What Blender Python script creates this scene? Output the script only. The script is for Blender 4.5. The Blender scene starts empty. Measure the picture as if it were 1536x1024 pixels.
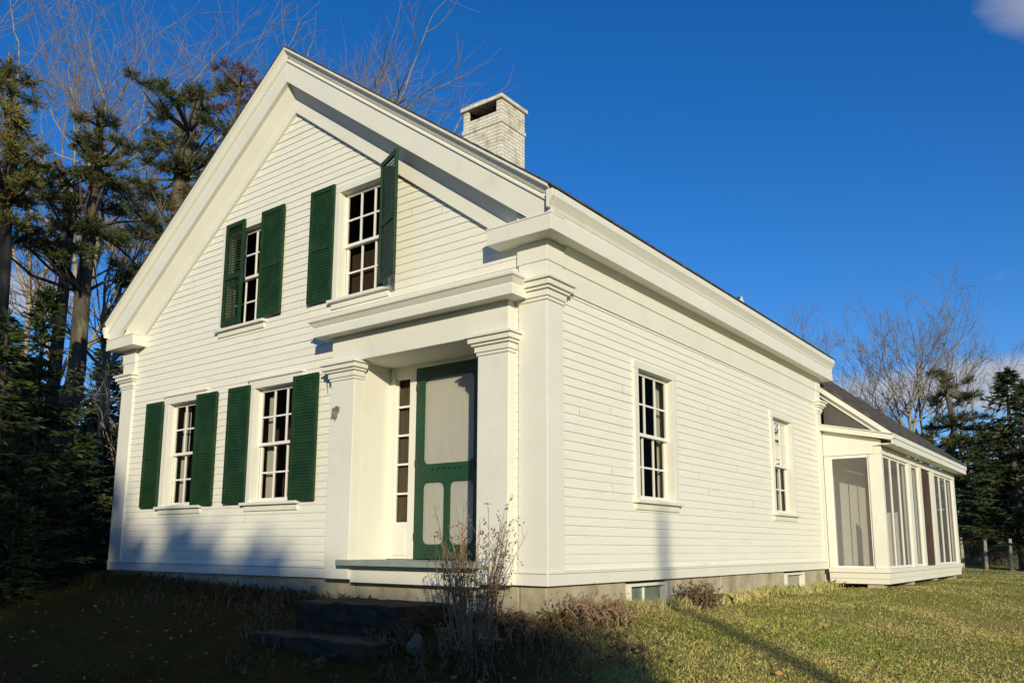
import bpy, bmesh, math, random
import numpy as np
from mathutils import Vector, Matrix
R = math.radians
random.seed(7); rng = np.random.default_rng(7)
scene = bpy.context.scene
col = scene.collection

# ------------------------------------------------------------------ camera
yaw, pit, rol = -0.6479, 0.1613, 0.0035
F_ = Vector((math.sin(yaw)*math.cos(pit), math.cos(yaw)*math.cos(pit), math.sin(pit)))
R_ = Vector((math.cos(yaw), -math.sin(yaw), 0)); U_ = R_.cross(F_)
R2 = R_*math.cos(rol)+U_*math.sin(rol); U2 = -R_*math.sin(rol)+U_*math.cos(rol)
CAM = Vector((4.2543, -6.1465, 0.3475))
cd = bpy.data.cameras.new('camera'); cam = bpy.data.objects.new('camera', cd); col.objects.link(cam)
cam.matrix_world = Matrix(((R2.x, U2.x, -F_.x, CAM.x), (R2.y, U2.y, -F_.y, CAM.y), (R2.z, U2.z, -F_.z, CAM.z), (0, 0, 0, 1)))
cd.sensor_width = 36; cd.lens = 1230/1536*36; cd.shift_y = (619.3-512)/1536
cd.clip_start = .05; cd.clip_end = 3000
scene.camera = cam

# ------------------------------------------------------------------ sky, sun, exposure
SUN_AZ, SUN_EL = 46.0, 14.0                 # azimuth measured from -y towards +x
sd = Vector((math.sin(R(SUN_AZ))*math.cos(R(SUN_EL)), -math.cos(R(SUN_AZ))*math.cos(R(SUN_EL)), math.sin(R(SUN_EL))))
w = bpy.data.worlds.new('World'); scene.world = w; w.use_nodes = True
nt = w.node_tree; nt.nodes.clear()
def N(tree, typ, **kw):
    n = tree.nodes.new(typ)
    for k, v in kw.items():
        setattr(n, k, v)
    return n
sky = N(nt, 'ShaderNodeTexSky', sky_type='NISHITA', sun_disc=False)
sky.sun_elevation = R(SUN_EL); sky.sun_rotation = R(180-SUN_AZ); sky.air_density = 1.0; sky.dust_density = 0.2; sky.ozone_density = 3.0
hs = N(nt, 'ShaderNodeHueSaturation'); hs.inputs['Saturation'].default_value = 1.21; hs.inputs['Value'].default_value = 1.0
tint = N(nt, 'ShaderNodeMixRGB', blend_type='MULTIPLY'); tint.inputs[0].default_value = 1; tint.inputs['Color2'].default_value = (1.0, 1.07, 1.38, 1)
nt.links.new(sky.outputs[0], tint.inputs['Color1']); nt.links.new(tint.outputs[0], hs.inputs['Color'])
bg = N(nt, 'ShaderNodeBackground'); bg.inputs['Strength'].default_value = 0.122
out = N(nt, 'ShaderNodeOutputWorld')
# a few small clouds low down and one high on the right
tc = N(nt, 'ShaderNodeTexCoord')
mp = N(nt, 'ShaderNodeMapping'); mp.inputs['Scale'].default_value = (1.0, 1.0, 3.2)
nt.links.new(tc.outputs['Generated'], mp.inputs['Vector'])
nz = N(nt, 'ShaderNodeTexNoise'); nz.inputs['Scale'].default_value = 3.2; nz.inputs['Detail'].default_value = 9; nz.inputs['Roughness'].default_value = .58
nt.links.new(mp.outputs[0], nz.inputs['Vector'])
def blob(d, rad):
    d = Vector(d).normalized()
    dt = N(nt, 'ShaderNodeVectorMath', operation='SUBTRACT'); nt.links.new(tc.outputs['Generated'], dt.inputs[0]); dt.inputs[1].default_value = d
    ml = N(nt, 'ShaderNodeVectorMath', operation='MULTIPLY'); nt.links.new(dt.outputs[0], ml.inputs[0]); ml.inputs[1].default_value = rad
    ln = N(nt, 'ShaderNodeVectorMath', operation='LENGTH'); nt.links.new(ml.outputs[0], ln.inputs[0])
    mr = N(nt, 'ShaderNodeMapRange'); mr.inputs['From Min'].default_value = 1; mr.inputs['From Max'].default_value = 0
    nt.links.new(ln.outputs['Value'], mr.inputs['Value'])
    return mr.outputs[0]
def pxdir(px, py):
    return F_+R2*((px-768)/1230)-U2*((py-619.3)/1230)
CLOUDS = [(pxdir(1560, -25), (9, 9, 14), .78), (pxdir(1500, 578), (5.5, 5.5, 26), 1.5), (pxdir(1320, 592), (6, 6, 30), 1.3), (pxdir(40, 440), (16, 16, 30), 1.5)]
acc = None
for d, r, wt_ in CLOUDS:
    b0 = blob(d, r); bm_ = N(nt, 'ShaderNodeMath', operation='MULTIPLY'); nt.links.new(b0, bm_.inputs[0]); bm_.inputs[1].default_value = wt_; b = bm_.outputs[0]
    if acc is None: acc = b
    else:
        m = N(nt, 'ShaderNodeMath', operation='MAXIMUM'); nt.links.new(acc, m.inputs[0]); nt.links.new(b, m.inputs[1]); acc = m.outputs[0]
ad = N(nt, 'ShaderNodeMath', operation='MULTIPLY_ADD'); nt.links.new(acc, ad.inputs[0]); ad.inputs[1].default_value = .62; nt.links.new(nz.outputs['Fac'], ad.inputs[2])
cr = N(nt, 'ShaderNodeMapRange'); cr.inputs['From Min'].default_value = .66; cr.inputs['From Max'].default_value = 1.05; cr.inputs['To Max'].default_value = .74
nt.links.new(ad.outputs[0], cr.inputs['Value'])
mx = N(nt, 'ShaderNodeMixRGB'); nt.links.new(cr.outputs[0], mx.inputs['Fac']); nt.links.new(hs.outputs[0], mx.inputs['Color1'])
mx.inputs['Color2'].default_value = (5.1, 4.95, 4.9, 1)
nt.links.new(mx.outputs[0], bg.inputs['Color']); nt.links.new(bg.outputs[0], out.inputs[0])

sl = bpy.data.lights.new('sun', 'SUN'); so = bpy.data.objects.new('sun', sl); col.objects.link(so)
sl.energy = 5.0; sl.angle = R(.53); sl.color = (1.0, .89, .64)
so.rotation_euler = sd.to_track_quat('Z', 'Y').to_euler(); so.location = (20, -20, 12)
scene.view_settings.view_transform = 'Standard'; scene.view_settings.look = 'None'
scene.view_settings.gamma = 1; scene.view_settings.exposure = -0.20
scene.cycles.max_bounces = 8; scene.cycles.transparent_max_bounces = 16

# ------------------------------------------------------------------ helpers
class MB:
    def __init__(s): s.v = []; s.f = []
    def add(s, vs, fs):
        o = len(s.v); s.v += [tuple(p) for p in vs]; s.f += [tuple(i+o for i in f) for f in fs]; return s
    def box(s, x0, x1, y0, y1, z0, z1):
        return s.add([(x0,y0,z0),(x1,y0,z0),(x1,y1,z0),(x0,y1,z0),(x0,y0,z1),(x1,y0,z1),(x1,y1,z1),(x0,y1,z1)],
                     [(3,2,1,0),(4,5,6,7),(0,1,5,4),(1,2,6,5),(2,3,7,6),(3,0,4,7)])
    def prism(s, poly, A, B, P0, P1):
        """closed profile poly of (a,b) swept from P0 to P1"""
        A, B, P0, P1 = Vector(A), Vector(B), Vector(P0), Vector(P1); n = len(poly)
        vs = [P0+A*a+B*b for a, b in poly]+[P1+A*a+B*b for a, b in poly]
        fs = [tuple(range(n))[::-1], tuple(range(n, 2*n))]+[(i, (i+1) % n, n+(i+1) % n, n+i) for i in range(n)]
        return s.add(vs, fs)
    def prism_xz(s, poly, y0, y1): return s.prism(poly, (1,0,0), (0,0,1), (0,y0,0), (0,y1,0))
    def tube(s, pts, rad, k=6, cap=True):
        pts = [Vector(p) for p in pts]; rings = []; o = len(s.v)
        for i, p in enumerate(pts):
            t = (pts[min(i+1, len(pts)-1)]-pts[max(i-1, 0)])
            if t.length < 1e-9: t = Vector((0,0,1))
            t.normalize(); a = t.orthogonal().normalized() if i == 0 else (pa-t*pa.dot(t)).normalized(); pa = a
            b = t.cross(a); r = rad[i] if hasattr(rad, '__len__') else rad
            for j in range(k):
                th = 2*math.pi*j/k; s.v.append(tuple(p+(a*math.cos(th)+b*math.sin(th))*r))
        for i in range(len(pts)-1):
            for j in range(k):
                s.f.append((o+i*k+j, o+i*k+(j+1) % k, o+(i+1)*k+(j+1) % k, o+(i+1)*k+j))
        if cap: s.f.append(tuple(o+(len(pts)-1)*k+j for j in range(k)))
        return s
    def raw(s, V, Fc):
        """numpy verts and faces"""
        o = len(s.v); s.v += [tuple(p) for p in V.tolist()]; s.f += [tuple(q) for q in (Fc+o).tolist()]; return s
    def build(s, name, mat, parent=None, bevel=0, smooth=False, recalc=True):
        me = bpy.data.meshes.new(name); me.from_pydata(s.v, [], s.f)
        if recalc:
            bm = bmesh.new(); bm.from_mesh(me); bmesh.ops.recalc_face_normals(bm, faces=bm.faces); bm.to_mesh(me); bm.free()
        if smooth: me.polygons.foreach_set('use_smooth', [True]*len(me.polygons))
        me.update(); ob = bpy.data.objects.new(name, me); col.objects.link(ob)
        if mat: me.materials.append(mat)
        if parent: attach(ob, parent)
        if bevel:
            m = ob.modifiers.new('bevel', 'BEVEL'); m.width = bevel; m.segments = 2; m.limit_method = 'ANGLE'; m.angle_limit = R(40)
        return ob
def attach(ob, parent):
    ob.parent = parent
    m = Matrix.Identity(4); p = parent; chain = []
    while p is not None: chain.append(p); p = p.parent
    for p in reversed(chain): m = m @ p.matrix_parent_inverse @ p.matrix_basis
    ob.matrix_parent_inverse = m.inverted()
def tag(o, label=None, cat=None, group=None, kind=None):
    if label: o['label'] = label
    if cat: o['category'] = cat
    if group: o['group'] = group
    if kind: o['kind'] = kind
    return o
def empty(name, loc, label, cat, group=None, rz=0):
    o = bpy.data.objects.new(name, None); col.objects.link(o); o.location = loc; o.rotation_euler = (0, 0, rz); o.empty_display_size = .2
    return tag(o, label, cat, group)
def fast_mesh(name, V, Fc, mat, smooth=False):
    """V (n,3) float, Fc (m,k) int"""
    me = bpy.data.meshes.new(name); m, k = Fc.shape
    me.vertices.add(len(V)); me.vertices.foreach_set('co', np.asarray(V, np.float32).ravel())
    me.loops.add(m*k); me.loops.foreach_set('vertex_index', Fc.astype(np.int32).ravel())
    me.polygons.add(m); me.polygons.foreach_set('loop_start', np.arange(0, m*k, k, dtype=np.int32)); me.polygons.foreach_set('loop_total', np.full(m, k, np.int32))
    if smooth: me.polygons.foreach_set('use_smooth', np.ones(m, bool))
    me.update(calc_edges=True); me.materials.append(mat); return me
def link(name, me, parent=None):
    ob = bpy.data.objects.new(name, me); col.objects.link(ob)
    if parent: ob.parent = parent
    return ob

# ------------------------------------------------------------------ materials
def mat(name, base, rough=.6, spec=.4, var=0.0, vscale=3.0, col2=None, c2fac=(.45, .65), c2scale=2.0, bump=0, bscale=30, stretch=(1,1,1), metallic=0, detail=6, perobj=0):
    m = bpy.data.materials.new(name); m.use_nodes = True; t = m.node_tree; b = t.nodes['Principled BSDF']
    b.inputs['Roughness'].default_value = rough; b.inputs['Specular IOR Level'].default_value = spec; b.inputs['Metallic'].default_value = metallic
    tcn = N(t, 'ShaderNodeTexCoord'); mpn = N(t, 'ShaderNodeMapping'); mpn.inputs['Scale'].default_value = stretch
    t.links.new(tcn.outputs['Object'], mpn.inputs['Vector'])
    rgb = N(t, 'ShaderNodeRGB'); rgb.outputs[0].default_value = (*base, 1); c = rgb.outputs[0]
    if col2:
        n = N(t, 'ShaderNodeTexNoise'); n.inputs['Scale'].default_value = c2scale; n.inputs['Detail'].default_value = detail; n.inputs['Roughness'].default_value = .65
        t.links.new(mpn.outputs[0], n.inputs['Vector'])
        mr = N(t, 'ShaderNodeMapRange'); mr.inputs['From Min'].default_value = c2fac[0]; mr.inputs['From Max'].default_value = c2fac[1]
        t.links.new(n.outputs['Fac'], mr.inputs['Value'])
        x = N(t, 'ShaderNodeMixRGB'); t.links.new(mr.outputs[0], x.inputs['Fac']); t.links.new(c, x.inputs['Color1']); x.inputs['Color2'].default_value = (*col2, 1); c = x.outputs[0]
    if var:
        n = N(t, 'ShaderNodeTexNoise'); n.inputs['Scale'].default_value = vscale; n.inputs['Detail'].default_value = detail
        t.links.new(mpn.outputs[0], n.inputs['Vector'])
        mr = N(t, 'ShaderNodeMapRange'); mr.inputs['From Min'].default_value = .25; mr.inputs['From Max'].default_value = .75; mr.inputs['To Min'].default_value = 1-var; mr.inputs['To Max'].default_value = 1+var
        t.links.new(n.outputs['Fac'], mr.inputs['Value'])
        x = N(t, 'ShaderNodeVectorMath', operation='SCALE'); t.links.new(c, x.inputs[0]); t.links.new(mr.outputs[0], x.inputs['Scale']); c = x.outputs[0]
    if perobj:
        oi = N(t, 'ShaderNodeObjectInfo'); mr = N(t, 'ShaderNodeMapRange'); mr.inputs['To Min'].default_value = 1-perobj; mr.inputs['To Max'].default_value = 1+perobj
        t.links.new(oi.outputs['Random'], mr.inputs['Value'])
        x = N(t, 'ShaderNodeVectorMath', operation='SCALE'); t.links.new(c, x.inputs[0]); t.links.new(mr.outputs[0], x.inputs['Scale']); c = x.outputs[0]
    t.links.new(c, b.inputs['Base Color'])
    if bump:
        n = N(t, 'ShaderNodeTexNoise'); n.inputs['Scale'].default_value = bscale; n.inputs['Detail'].default_value = 5
        t.links.new(mpn.outputs[0], n.inputs['Vector'])
        bp = N(t, 'ShaderNodeBump'); bp.inputs['Strength'].default_value = bump; bp.inputs['Distance'].default_value = .02
        t.links.new(n.outputs['Fac'], bp.inputs['Height']); t.links.new(bp.outputs[0], b.inputs['Normal'])
    return m
PAINT = (.745, .735, .645)
M = {}
M['clap'] = mat('white_clapboard_paint', (.80, .787, .69), .55, .3, var=.045, vscale=1.6, col2=(.60, .585, .48), c2fac=(.57, .80), c2scale=1.6, bump=.3, bscale=9, stretch=(.6, .6, 6.5))
M['trim'] = mat('white_trim_paint', PAINT, .5, .35, var=.04, vscale=2.2, col2=(.67, .64, .55), c2fac=(.60, .85), c2scale=3, bump=.12, bscale=25)
M['trim2'] = mat('white_sash_paint', (.82, .80, .74), .45, .4, var=.03)
M['green'] = mat('green_shutter_paint', (.012, .040, .010), .5, .3, var=.25, vscale=5, col2=(.022, .055, .022), c2fac=(.5, .75), c2scale=6)
M['doorgreen'] = mat('green_door_paint', (.013, .058, .024), .45, .4, var=.2, vscale=4)
M['slab'] = mat('sill_green_grey', (.27, .31, .27), .6, .3, var=.15, vscale=7)
M['roof'] = mat('asphalt_shingle', (.075, .070, .064), .9, .2, var=.4, vscale=14, col2=(.12, .105, .088), c2scale=3, bump=.5, bscale=40)
M['shingle'] = mat('grey_weathered_shingle', (.105, .10, .09), .9, .1, var=.2, vscale=9, stretch=(6, 6, 1.5), bump=.4)
M['conc'] = mat('old_concrete', (.42, .375, .27), .9, .15, var=.25, vscale=3.5, col2=(.20, .17, .11), c2fac=(.5, .75), c2scale=2.2, bump=.5, bscale=14)
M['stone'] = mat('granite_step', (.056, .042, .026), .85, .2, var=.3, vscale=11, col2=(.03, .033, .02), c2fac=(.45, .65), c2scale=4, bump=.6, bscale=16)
M['interior'] = mat('dark_interior', (.085, .055, .040), .9, .1, var=.4, vscale=1.5)
M['soot'] = mat('sooty_flue', (.010, .005, .004), .95, .05, var=.3)
M['curtain'] = mat('white_curtain', (.62, .60, .54), .9, .05, var=.12, vscale=18, stretch=(1, 1, .1))
M['screen_solid'] = mat('pale_door_screen', (.54, .53, .46), .8, .1, var=.10, vscale=3, stretch=(7, 1, .6), col2=(.44, .41, .36), c2fac=(.5, .75), c2scale=3)
M['iron'] = mat('rusty_iron', (.06, .05, .04), .7, .3, var=.4, vscale=20)
M['worn'] = mat('worn_grey_patch', (.16, .15, .12), .8, .2, var=.4, vscale=30, col2=(.34, .33, .28), c2scale=25)
M['green_pane'] = mat('greenish_pane', (.16, .20, .15), .25, .5, var=.25, vscale=5)
M['grey_pane'] = mat('dull_vent_pane', (.36, .34, .27), .7, .2, var=.15, vscale=8)
M['spruce'] = mat('spruce_needles', (.028, .044, .012), .6, .3, var=.5, vscale=1.3, col2=(.05, .07, .02), c2scale=2.5, perobj=.25)
M['pine'] = mat('pine_needles', (.052, .066, .018), .6, .25, var=.5, vscale=1.5, col2=(.125, .115, .035), c2scale=1.7, perobj=.1)
M['cedar'] = mat('golden_cedar', (.115, .115, .03), .6, .3, var=.5, vscale=1.6, col2=(.22, .16, .05), c2scale=1.4)
M['bark'] = mat('grey_bark', (.10, .08, .06), .95, .1, var=.4, vscale=5, col2=(.22, .21, .11), c2fac=(.55, .68), c2scale=1.6, bump=.8, bscale=12, stretch=(3, 3, .6))
M['palebark'] = mat('pale_bark', (.34, .29, .20), .9, .1, var=.25, vscale=4, col2=(.16, .13, .09), c2scale=3, bump=.4)
M['twig'] = mat('twig_bark', (.24, .195, .125), .9, .1, var=.3, vscale=2)
M['oakleaf'] = mat('russet_leaves', (.12, .055, .028), .8, .1, var=.4, vscale=2)
M['weed'] = mat('dry_weed', (.30, .205, .125), .9, .1, var=.35, vscale=6)
M['weedseed'] = mat('dry_seed', (.15, .095, .06), .9, .1, var=.3)
M['brush'] = mat('brown_brush', (.135, .085, .05), .9, .1, var=.4, vscale=3)
M['post'] = mat('grey_post', (.33, .29, .23), .9, .1, var=.25, vscale=6)
M['plastic'] = mat('pale_rock', (.13, .12, .075), .8, .2, var=.2, vscale=8, bump=.3)

def glass_mat():
    m = bpy.data.materials.new('window_glass'); m.use_nodes = True; t = m.node_tree; t.nodes.clear()
    o = N(t, 'ShaderNodeOutputMaterial'); mix = N(t, 'ShaderNodeMixShader'); tr = N(t, 'ShaderNodeBsdfTransparent'); gl = N(t, 'ShaderNodeBsdfGlossy')
    tr.inputs[0].default_value = (.72, .72, .68, 1); gl.inputs['Roughness'].default_value = .02
    lw = N(t, 'ShaderNodeLayerWeight'); lw.inputs['Blend'].default_value = .06
    n = N(t, 'ShaderNodeTexNoise'); n.inputs['Scale'].default_value = 2.5; tcn = N(t, 'ShaderNodeTexCoord'); t.links.new(tcn.outputs['Object'], n.inputs['Vector'])
    bp = N(t, 'ShaderNodeBump'); bp.inputs['Strength'].default_value = .35; bp.inputs['Distance'].default_value = .03; t.links.new(n.outputs['Fac'], bp.inputs['Height']); t.links.new(bp.outputs[0], gl.inputs['Normal'])
    t.links.new(lw.outputs['Fresnel'], mix.inputs[0]); t.links.new(tr.outputs[0], mix.inputs[1]); t.links.new(gl.outputs[0], mix.inputs[2]); t.links.new(mix.outputs[0], o.inputs[0]); return m
M['glass'] = glass_mat()
def mesh_mat():
    m = bpy.data.materials.new('insect_screen'); m.use_nodes = True; t = m.node_tree; t.nodes.clear()
    o = N(t, 'ShaderNodeOutputMaterial'); mix = N(t, 'ShaderNodeMixShader'); tr = N(t, 'ShaderNodeBsdfTransparent'); di = N(t, 'ShaderNodeBsdfDiffuse')
    di.inputs[0].default_value = (.25, .24, .22, 1); mix.inputs[0].default_value = .40
    t.links.new(tr.outputs[0], mix.inputs[1]); t.links.new(di.outputs[0], mix.inputs[2]); t.links.new(mix.outputs[0], o.inputs[0]); return m
M['mesh'] = mesh_mat()
def door_screen_mat():
    m = M['screen_solid']; t = m.node_tree; b = t.nodes['Principled BSDF']; o = t.nodes['Material Output']
    mix = N(t, 'ShaderNodeMixShader'); tr = N(t, 'ShaderNodeBsdfTransparent'); mix.inputs[0].default_value = .55
    t.links.new(tr.outputs[0], mix.inputs[1]); t.links.new(b.outputs[0], mix.inputs[2]); t.links.new(mix.outputs[0], o.inputs['Surface']); return m
M['screen'] = door_screen_mat()
def brick_mat():
    m = bpy.data.materials.new('white_painted_brick'); m.use_nodes = True; t = m.node_tree; b = t.nodes['Principled BSDF']; b.inputs['Roughness'].default_value = .85
    tcn = N(t, 'ShaderNodeTexCoord'); sp = N(t, 'ShaderNodeSeparateXYZ'); t.links.new(tcn.outputs['Object'], sp.inputs[0])
    a = N(t, 'ShaderNodeMath', operation='ADD'); t.links.new(sp.outputs[0], a.inputs[0]); t.links.new(sp.outputs[1], a.inputs[1])
    cb = N(t, 'ShaderNodeCombineXYZ'); t.links.new(a.outputs[0], cb.inputs[0]); t.links.new(sp.outputs[2], cb.inputs[1])
    br = N(t, 'ShaderNodeTexBrick'); br.inputs['Scale'].default_value = 1; br.inputs['Brick Width'].default_value = .20; br.inputs['Row Height'].default_value = .062
    br.inputs['Mortar Size'].default_value = .006; br.inputs['Color1'].default_value = (.78, .75, .65, 1); br.inputs['Color2'].default_value = (.68, .64, .53, 1); br.inputs['Mortar'].default_value = (.52, .48, .38, 1)
    br.inputs['Mortar Smooth'].default_value = .4
    t.links.new(cb.outputs[0], br.inputs['Vector'])
    n = N(t, 'ShaderNodeTexNoise'); n.inputs['Scale'].default_value = 5; n.inputs['Detail'].default_value = 8; n.inputs['Roughness'].default_value = .7; t.links.new(tcn.outputs['Object'], n.inputs['Vector'])
    mr = N(t, 'ShaderNodeMapRange'); mr.inputs['From Min'].default_value = .50; mr.inputs['From Max'].default_value = .68; mr.inputs['To Max'].default_value = .7; t.links.new(n.outputs['Fac'], mr.inputs['Value'])
    x = N(t, 'ShaderNodeMixRGB'); x.inputs['Color2'].default_value = (.33, .27, .12, 1); t.links.new(mr.outputs[0], x.inputs['Fac']); t.links.new(br.outputs['Color'], x.inputs['Color1'])
    t.links.new(x.outputs[0], b.inputs['Base Color'])
    bp = N(t, 'ShaderNodeBump'); bp.inputs['Strength'].default_value = .9; bp.inputs['Distance'].default_value = .015; bp.invert = True; t.links.new(br.outputs['Fac'], bp.inputs['Height']); t.links.new(bp.outputs[0], b.inputs['Normal'])
    return m
M['brick'] = brick_mat()
def yard_shade_mask(t, tcn):
    """tree shade painted into the front yard colour; the side lawn is dry grass"""
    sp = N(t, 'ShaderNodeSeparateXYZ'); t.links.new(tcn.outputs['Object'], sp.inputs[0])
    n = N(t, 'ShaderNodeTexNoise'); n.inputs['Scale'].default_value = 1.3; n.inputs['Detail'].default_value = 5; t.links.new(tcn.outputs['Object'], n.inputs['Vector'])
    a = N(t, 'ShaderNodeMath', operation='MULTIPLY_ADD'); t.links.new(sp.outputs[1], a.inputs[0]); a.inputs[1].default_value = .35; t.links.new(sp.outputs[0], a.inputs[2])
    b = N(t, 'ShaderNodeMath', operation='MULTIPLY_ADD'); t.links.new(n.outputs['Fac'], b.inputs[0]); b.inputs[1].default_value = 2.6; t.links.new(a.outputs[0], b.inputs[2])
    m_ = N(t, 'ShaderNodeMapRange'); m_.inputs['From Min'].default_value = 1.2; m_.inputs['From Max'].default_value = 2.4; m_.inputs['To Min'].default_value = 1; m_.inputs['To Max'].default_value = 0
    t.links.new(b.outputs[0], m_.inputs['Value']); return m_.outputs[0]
def paint_yard_shade(m, c2):  # darkens the front yard in place of tree shade, with reddish leaf patches
    t = m.node_tree; b = t.nodes['Principled BSDF']; tcn = next(n for n in t.nodes if n.type == 'TEX_COORD'); f = yard_shade_mask(t, tcn)
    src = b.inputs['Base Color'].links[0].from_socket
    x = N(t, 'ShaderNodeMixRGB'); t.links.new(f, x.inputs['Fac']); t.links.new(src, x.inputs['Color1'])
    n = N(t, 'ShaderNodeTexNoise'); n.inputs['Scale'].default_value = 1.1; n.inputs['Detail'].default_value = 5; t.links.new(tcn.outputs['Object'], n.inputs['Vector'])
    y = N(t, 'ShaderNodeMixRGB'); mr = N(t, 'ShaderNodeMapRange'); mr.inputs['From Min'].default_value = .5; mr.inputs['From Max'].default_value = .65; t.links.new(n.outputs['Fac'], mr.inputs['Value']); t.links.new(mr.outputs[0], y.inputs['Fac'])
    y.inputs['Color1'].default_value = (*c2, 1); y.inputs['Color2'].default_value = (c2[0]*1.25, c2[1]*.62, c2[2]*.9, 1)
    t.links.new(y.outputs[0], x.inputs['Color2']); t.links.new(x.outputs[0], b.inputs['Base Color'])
def ground_mat():
    m = bpy.data.materials.new('lawn'); m.use_nodes = True; t = m.node_tree; b = t.nodes['Principled BSDF']; b.inputs['Roughness'].default_value = .95; b.inputs['Specular IOR Level'].default_value = .1
    tcn = N(t, 'ShaderNodeTexCoord')
    def noise(sc, de=6, ro=.6):
        n = N(t, 'ShaderNodeTexNoise'); n.inputs['Scale'].default_value = sc; n.inputs['Detail'].default_value = de; n.inputs['Roughness'].default_value = ro; t.links.new(tcn.outputs['Object'], n.inputs['Vector']); return n.outputs['Fac']
    def ramp(f, a, b_):
        r = N(t, 'ShaderNodeMapRange'); r.inputs['From Min'].default_value = a; r.inputs['From Max'].default_value = b_; t.links.new(f, r.inputs['Value']); return r.outputs[0]
    def mixc(f, c1, c2):
        x = N(t, 'ShaderNodeMixRGB'); t.links.new(f, x.inputs['Fac'])
        if isinstance(c1, tuple): x.inputs['Color1'].default_value = (*c1, 1)
        else: t.links.new(c1, x.inputs['Color1'])
        x.inputs['Color2'].default_value = (*c2, 1); return x.outputs[0]
    c = mixc(ramp(noise(.55, 4), .38, .62), (.28, .29, .06), (.42, .34, .12))
    c = mixc(ramp(noise(1.7), .52, .68), c, (.20, .24, .045))
    c = mixc(ramp(noise(3.1, 8, .7), .60, .68), c, (.21, .105, .04))
    c = mixc(ramp(noise(28, 4, .7), .5, .72), c, (.06, .06, .018))
    t.links.new(c, b.inputs['Base Color'])
    bp = N(t, 'ShaderNodeBump'); bp.inputs['Strength'].default_value = .9; bp.inputs['Distance'].default_value = .05; t.links.new(noise(45, 5, .7), bp.inputs['Height']); t.links.new(bp.outputs[0], b.inputs['Normal'])
    return m
M['ground'] = ground_mat()
def blade_mat(name, c1, c2, sc):
    return mat(name, c1, .7, .2, var=.35, vscale=9, col2=c2, c2fac=(.4, .6), c2scale=sc)
M['grass'] = blade_mat('grass_blades', (.31, .34, .07), (.54, .46, .17), .6)
M['drygrass'] = blade_mat('dry_grass_blades', (.64, .55, .27), (.38, .38, .11), 1.3)
paint_yard_shade(M['grass'], (.080, .072, .010)); paint_yard_shade(M['drygrass'], (.105, .078, .018)); paint_yard_shade(M['ground'], (.062, .052, .010))  # dark yard tones stand in for the shade of the trees
M['litter'] = mat('fallen_leaves', (.34, .19, .08), .9, .1, var=.5, vscale=6, col2=(.24, .15, .08), c2scale=2)

# ------------------------------------------------------------------ ground
def sm(t): t = np.clip(t, 0, 1); return t*t*(3-2*t)
def gh(x, y):
    x = np.asarray(x, float); y = np.asarray(y, float)
    base = -.30+.19*sm((-x-1)/6.5)+.14*sm((y-14)/22)-.03*sm((x-.5)/3)
    k = .235-.105*sm((x+.8)/3.0)
    d = np.maximum(0, -y-.05); dr = k*(np.minimum(d, 1.6)+.5*np.clip(d-1.6, 0, 14))
    b = .028*np.sin(1.3*x+.7*y)*np.sin(.9*y-.4*x+1)+.014*np.sin(3.1*x+1.7)*np.sin(2.7*y)
    far = sm((np.hypot(x, y)-60)/200)*2.0-.105*np.clip(x-.15, 0, 3.6)*(1-sm((y-3)/8))*sm((y+6)/4)
    return base-dr+b+far
n = 261
tt = np.linspace(-1, 1, n); ax = np.sinh(tt*6.6)/np.sinh(6.6)*600
X, Y = np.meshgrid(ax-0.5, ax+1.0, indexing='ij'); Z = gh(X, Y)
ii = np.arange(n*n).reshape(n, n)
Fg = np.stack([ii[:-1, :-1], ii[1:, :-1], ii[1:, 1:], ii[:-1, 1:]], -1).reshape(-1, 4)
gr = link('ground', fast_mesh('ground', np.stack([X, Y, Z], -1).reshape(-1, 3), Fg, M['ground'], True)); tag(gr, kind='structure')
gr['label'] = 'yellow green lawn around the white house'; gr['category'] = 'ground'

# ------------------------------------------------------------------ house
HW = 3.85; XC = -3.85; W = 7.7; L = 8.31; SL = .73
house = empty('white_house', (XC, 4.2, -.3), 'white clapboard house with dark green shutters, pillared front entry and painted brick chimney', 'house')
AP = 6.62                                    # apex of the roof edge
front = lambda u, z, d: (u, -d, z)
side = lambda u, z, d: (d, u, z)
back = lambda u, z, d: (u, L+d, z)
left = lambda u, z, d: (-W-d, u, z)

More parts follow.
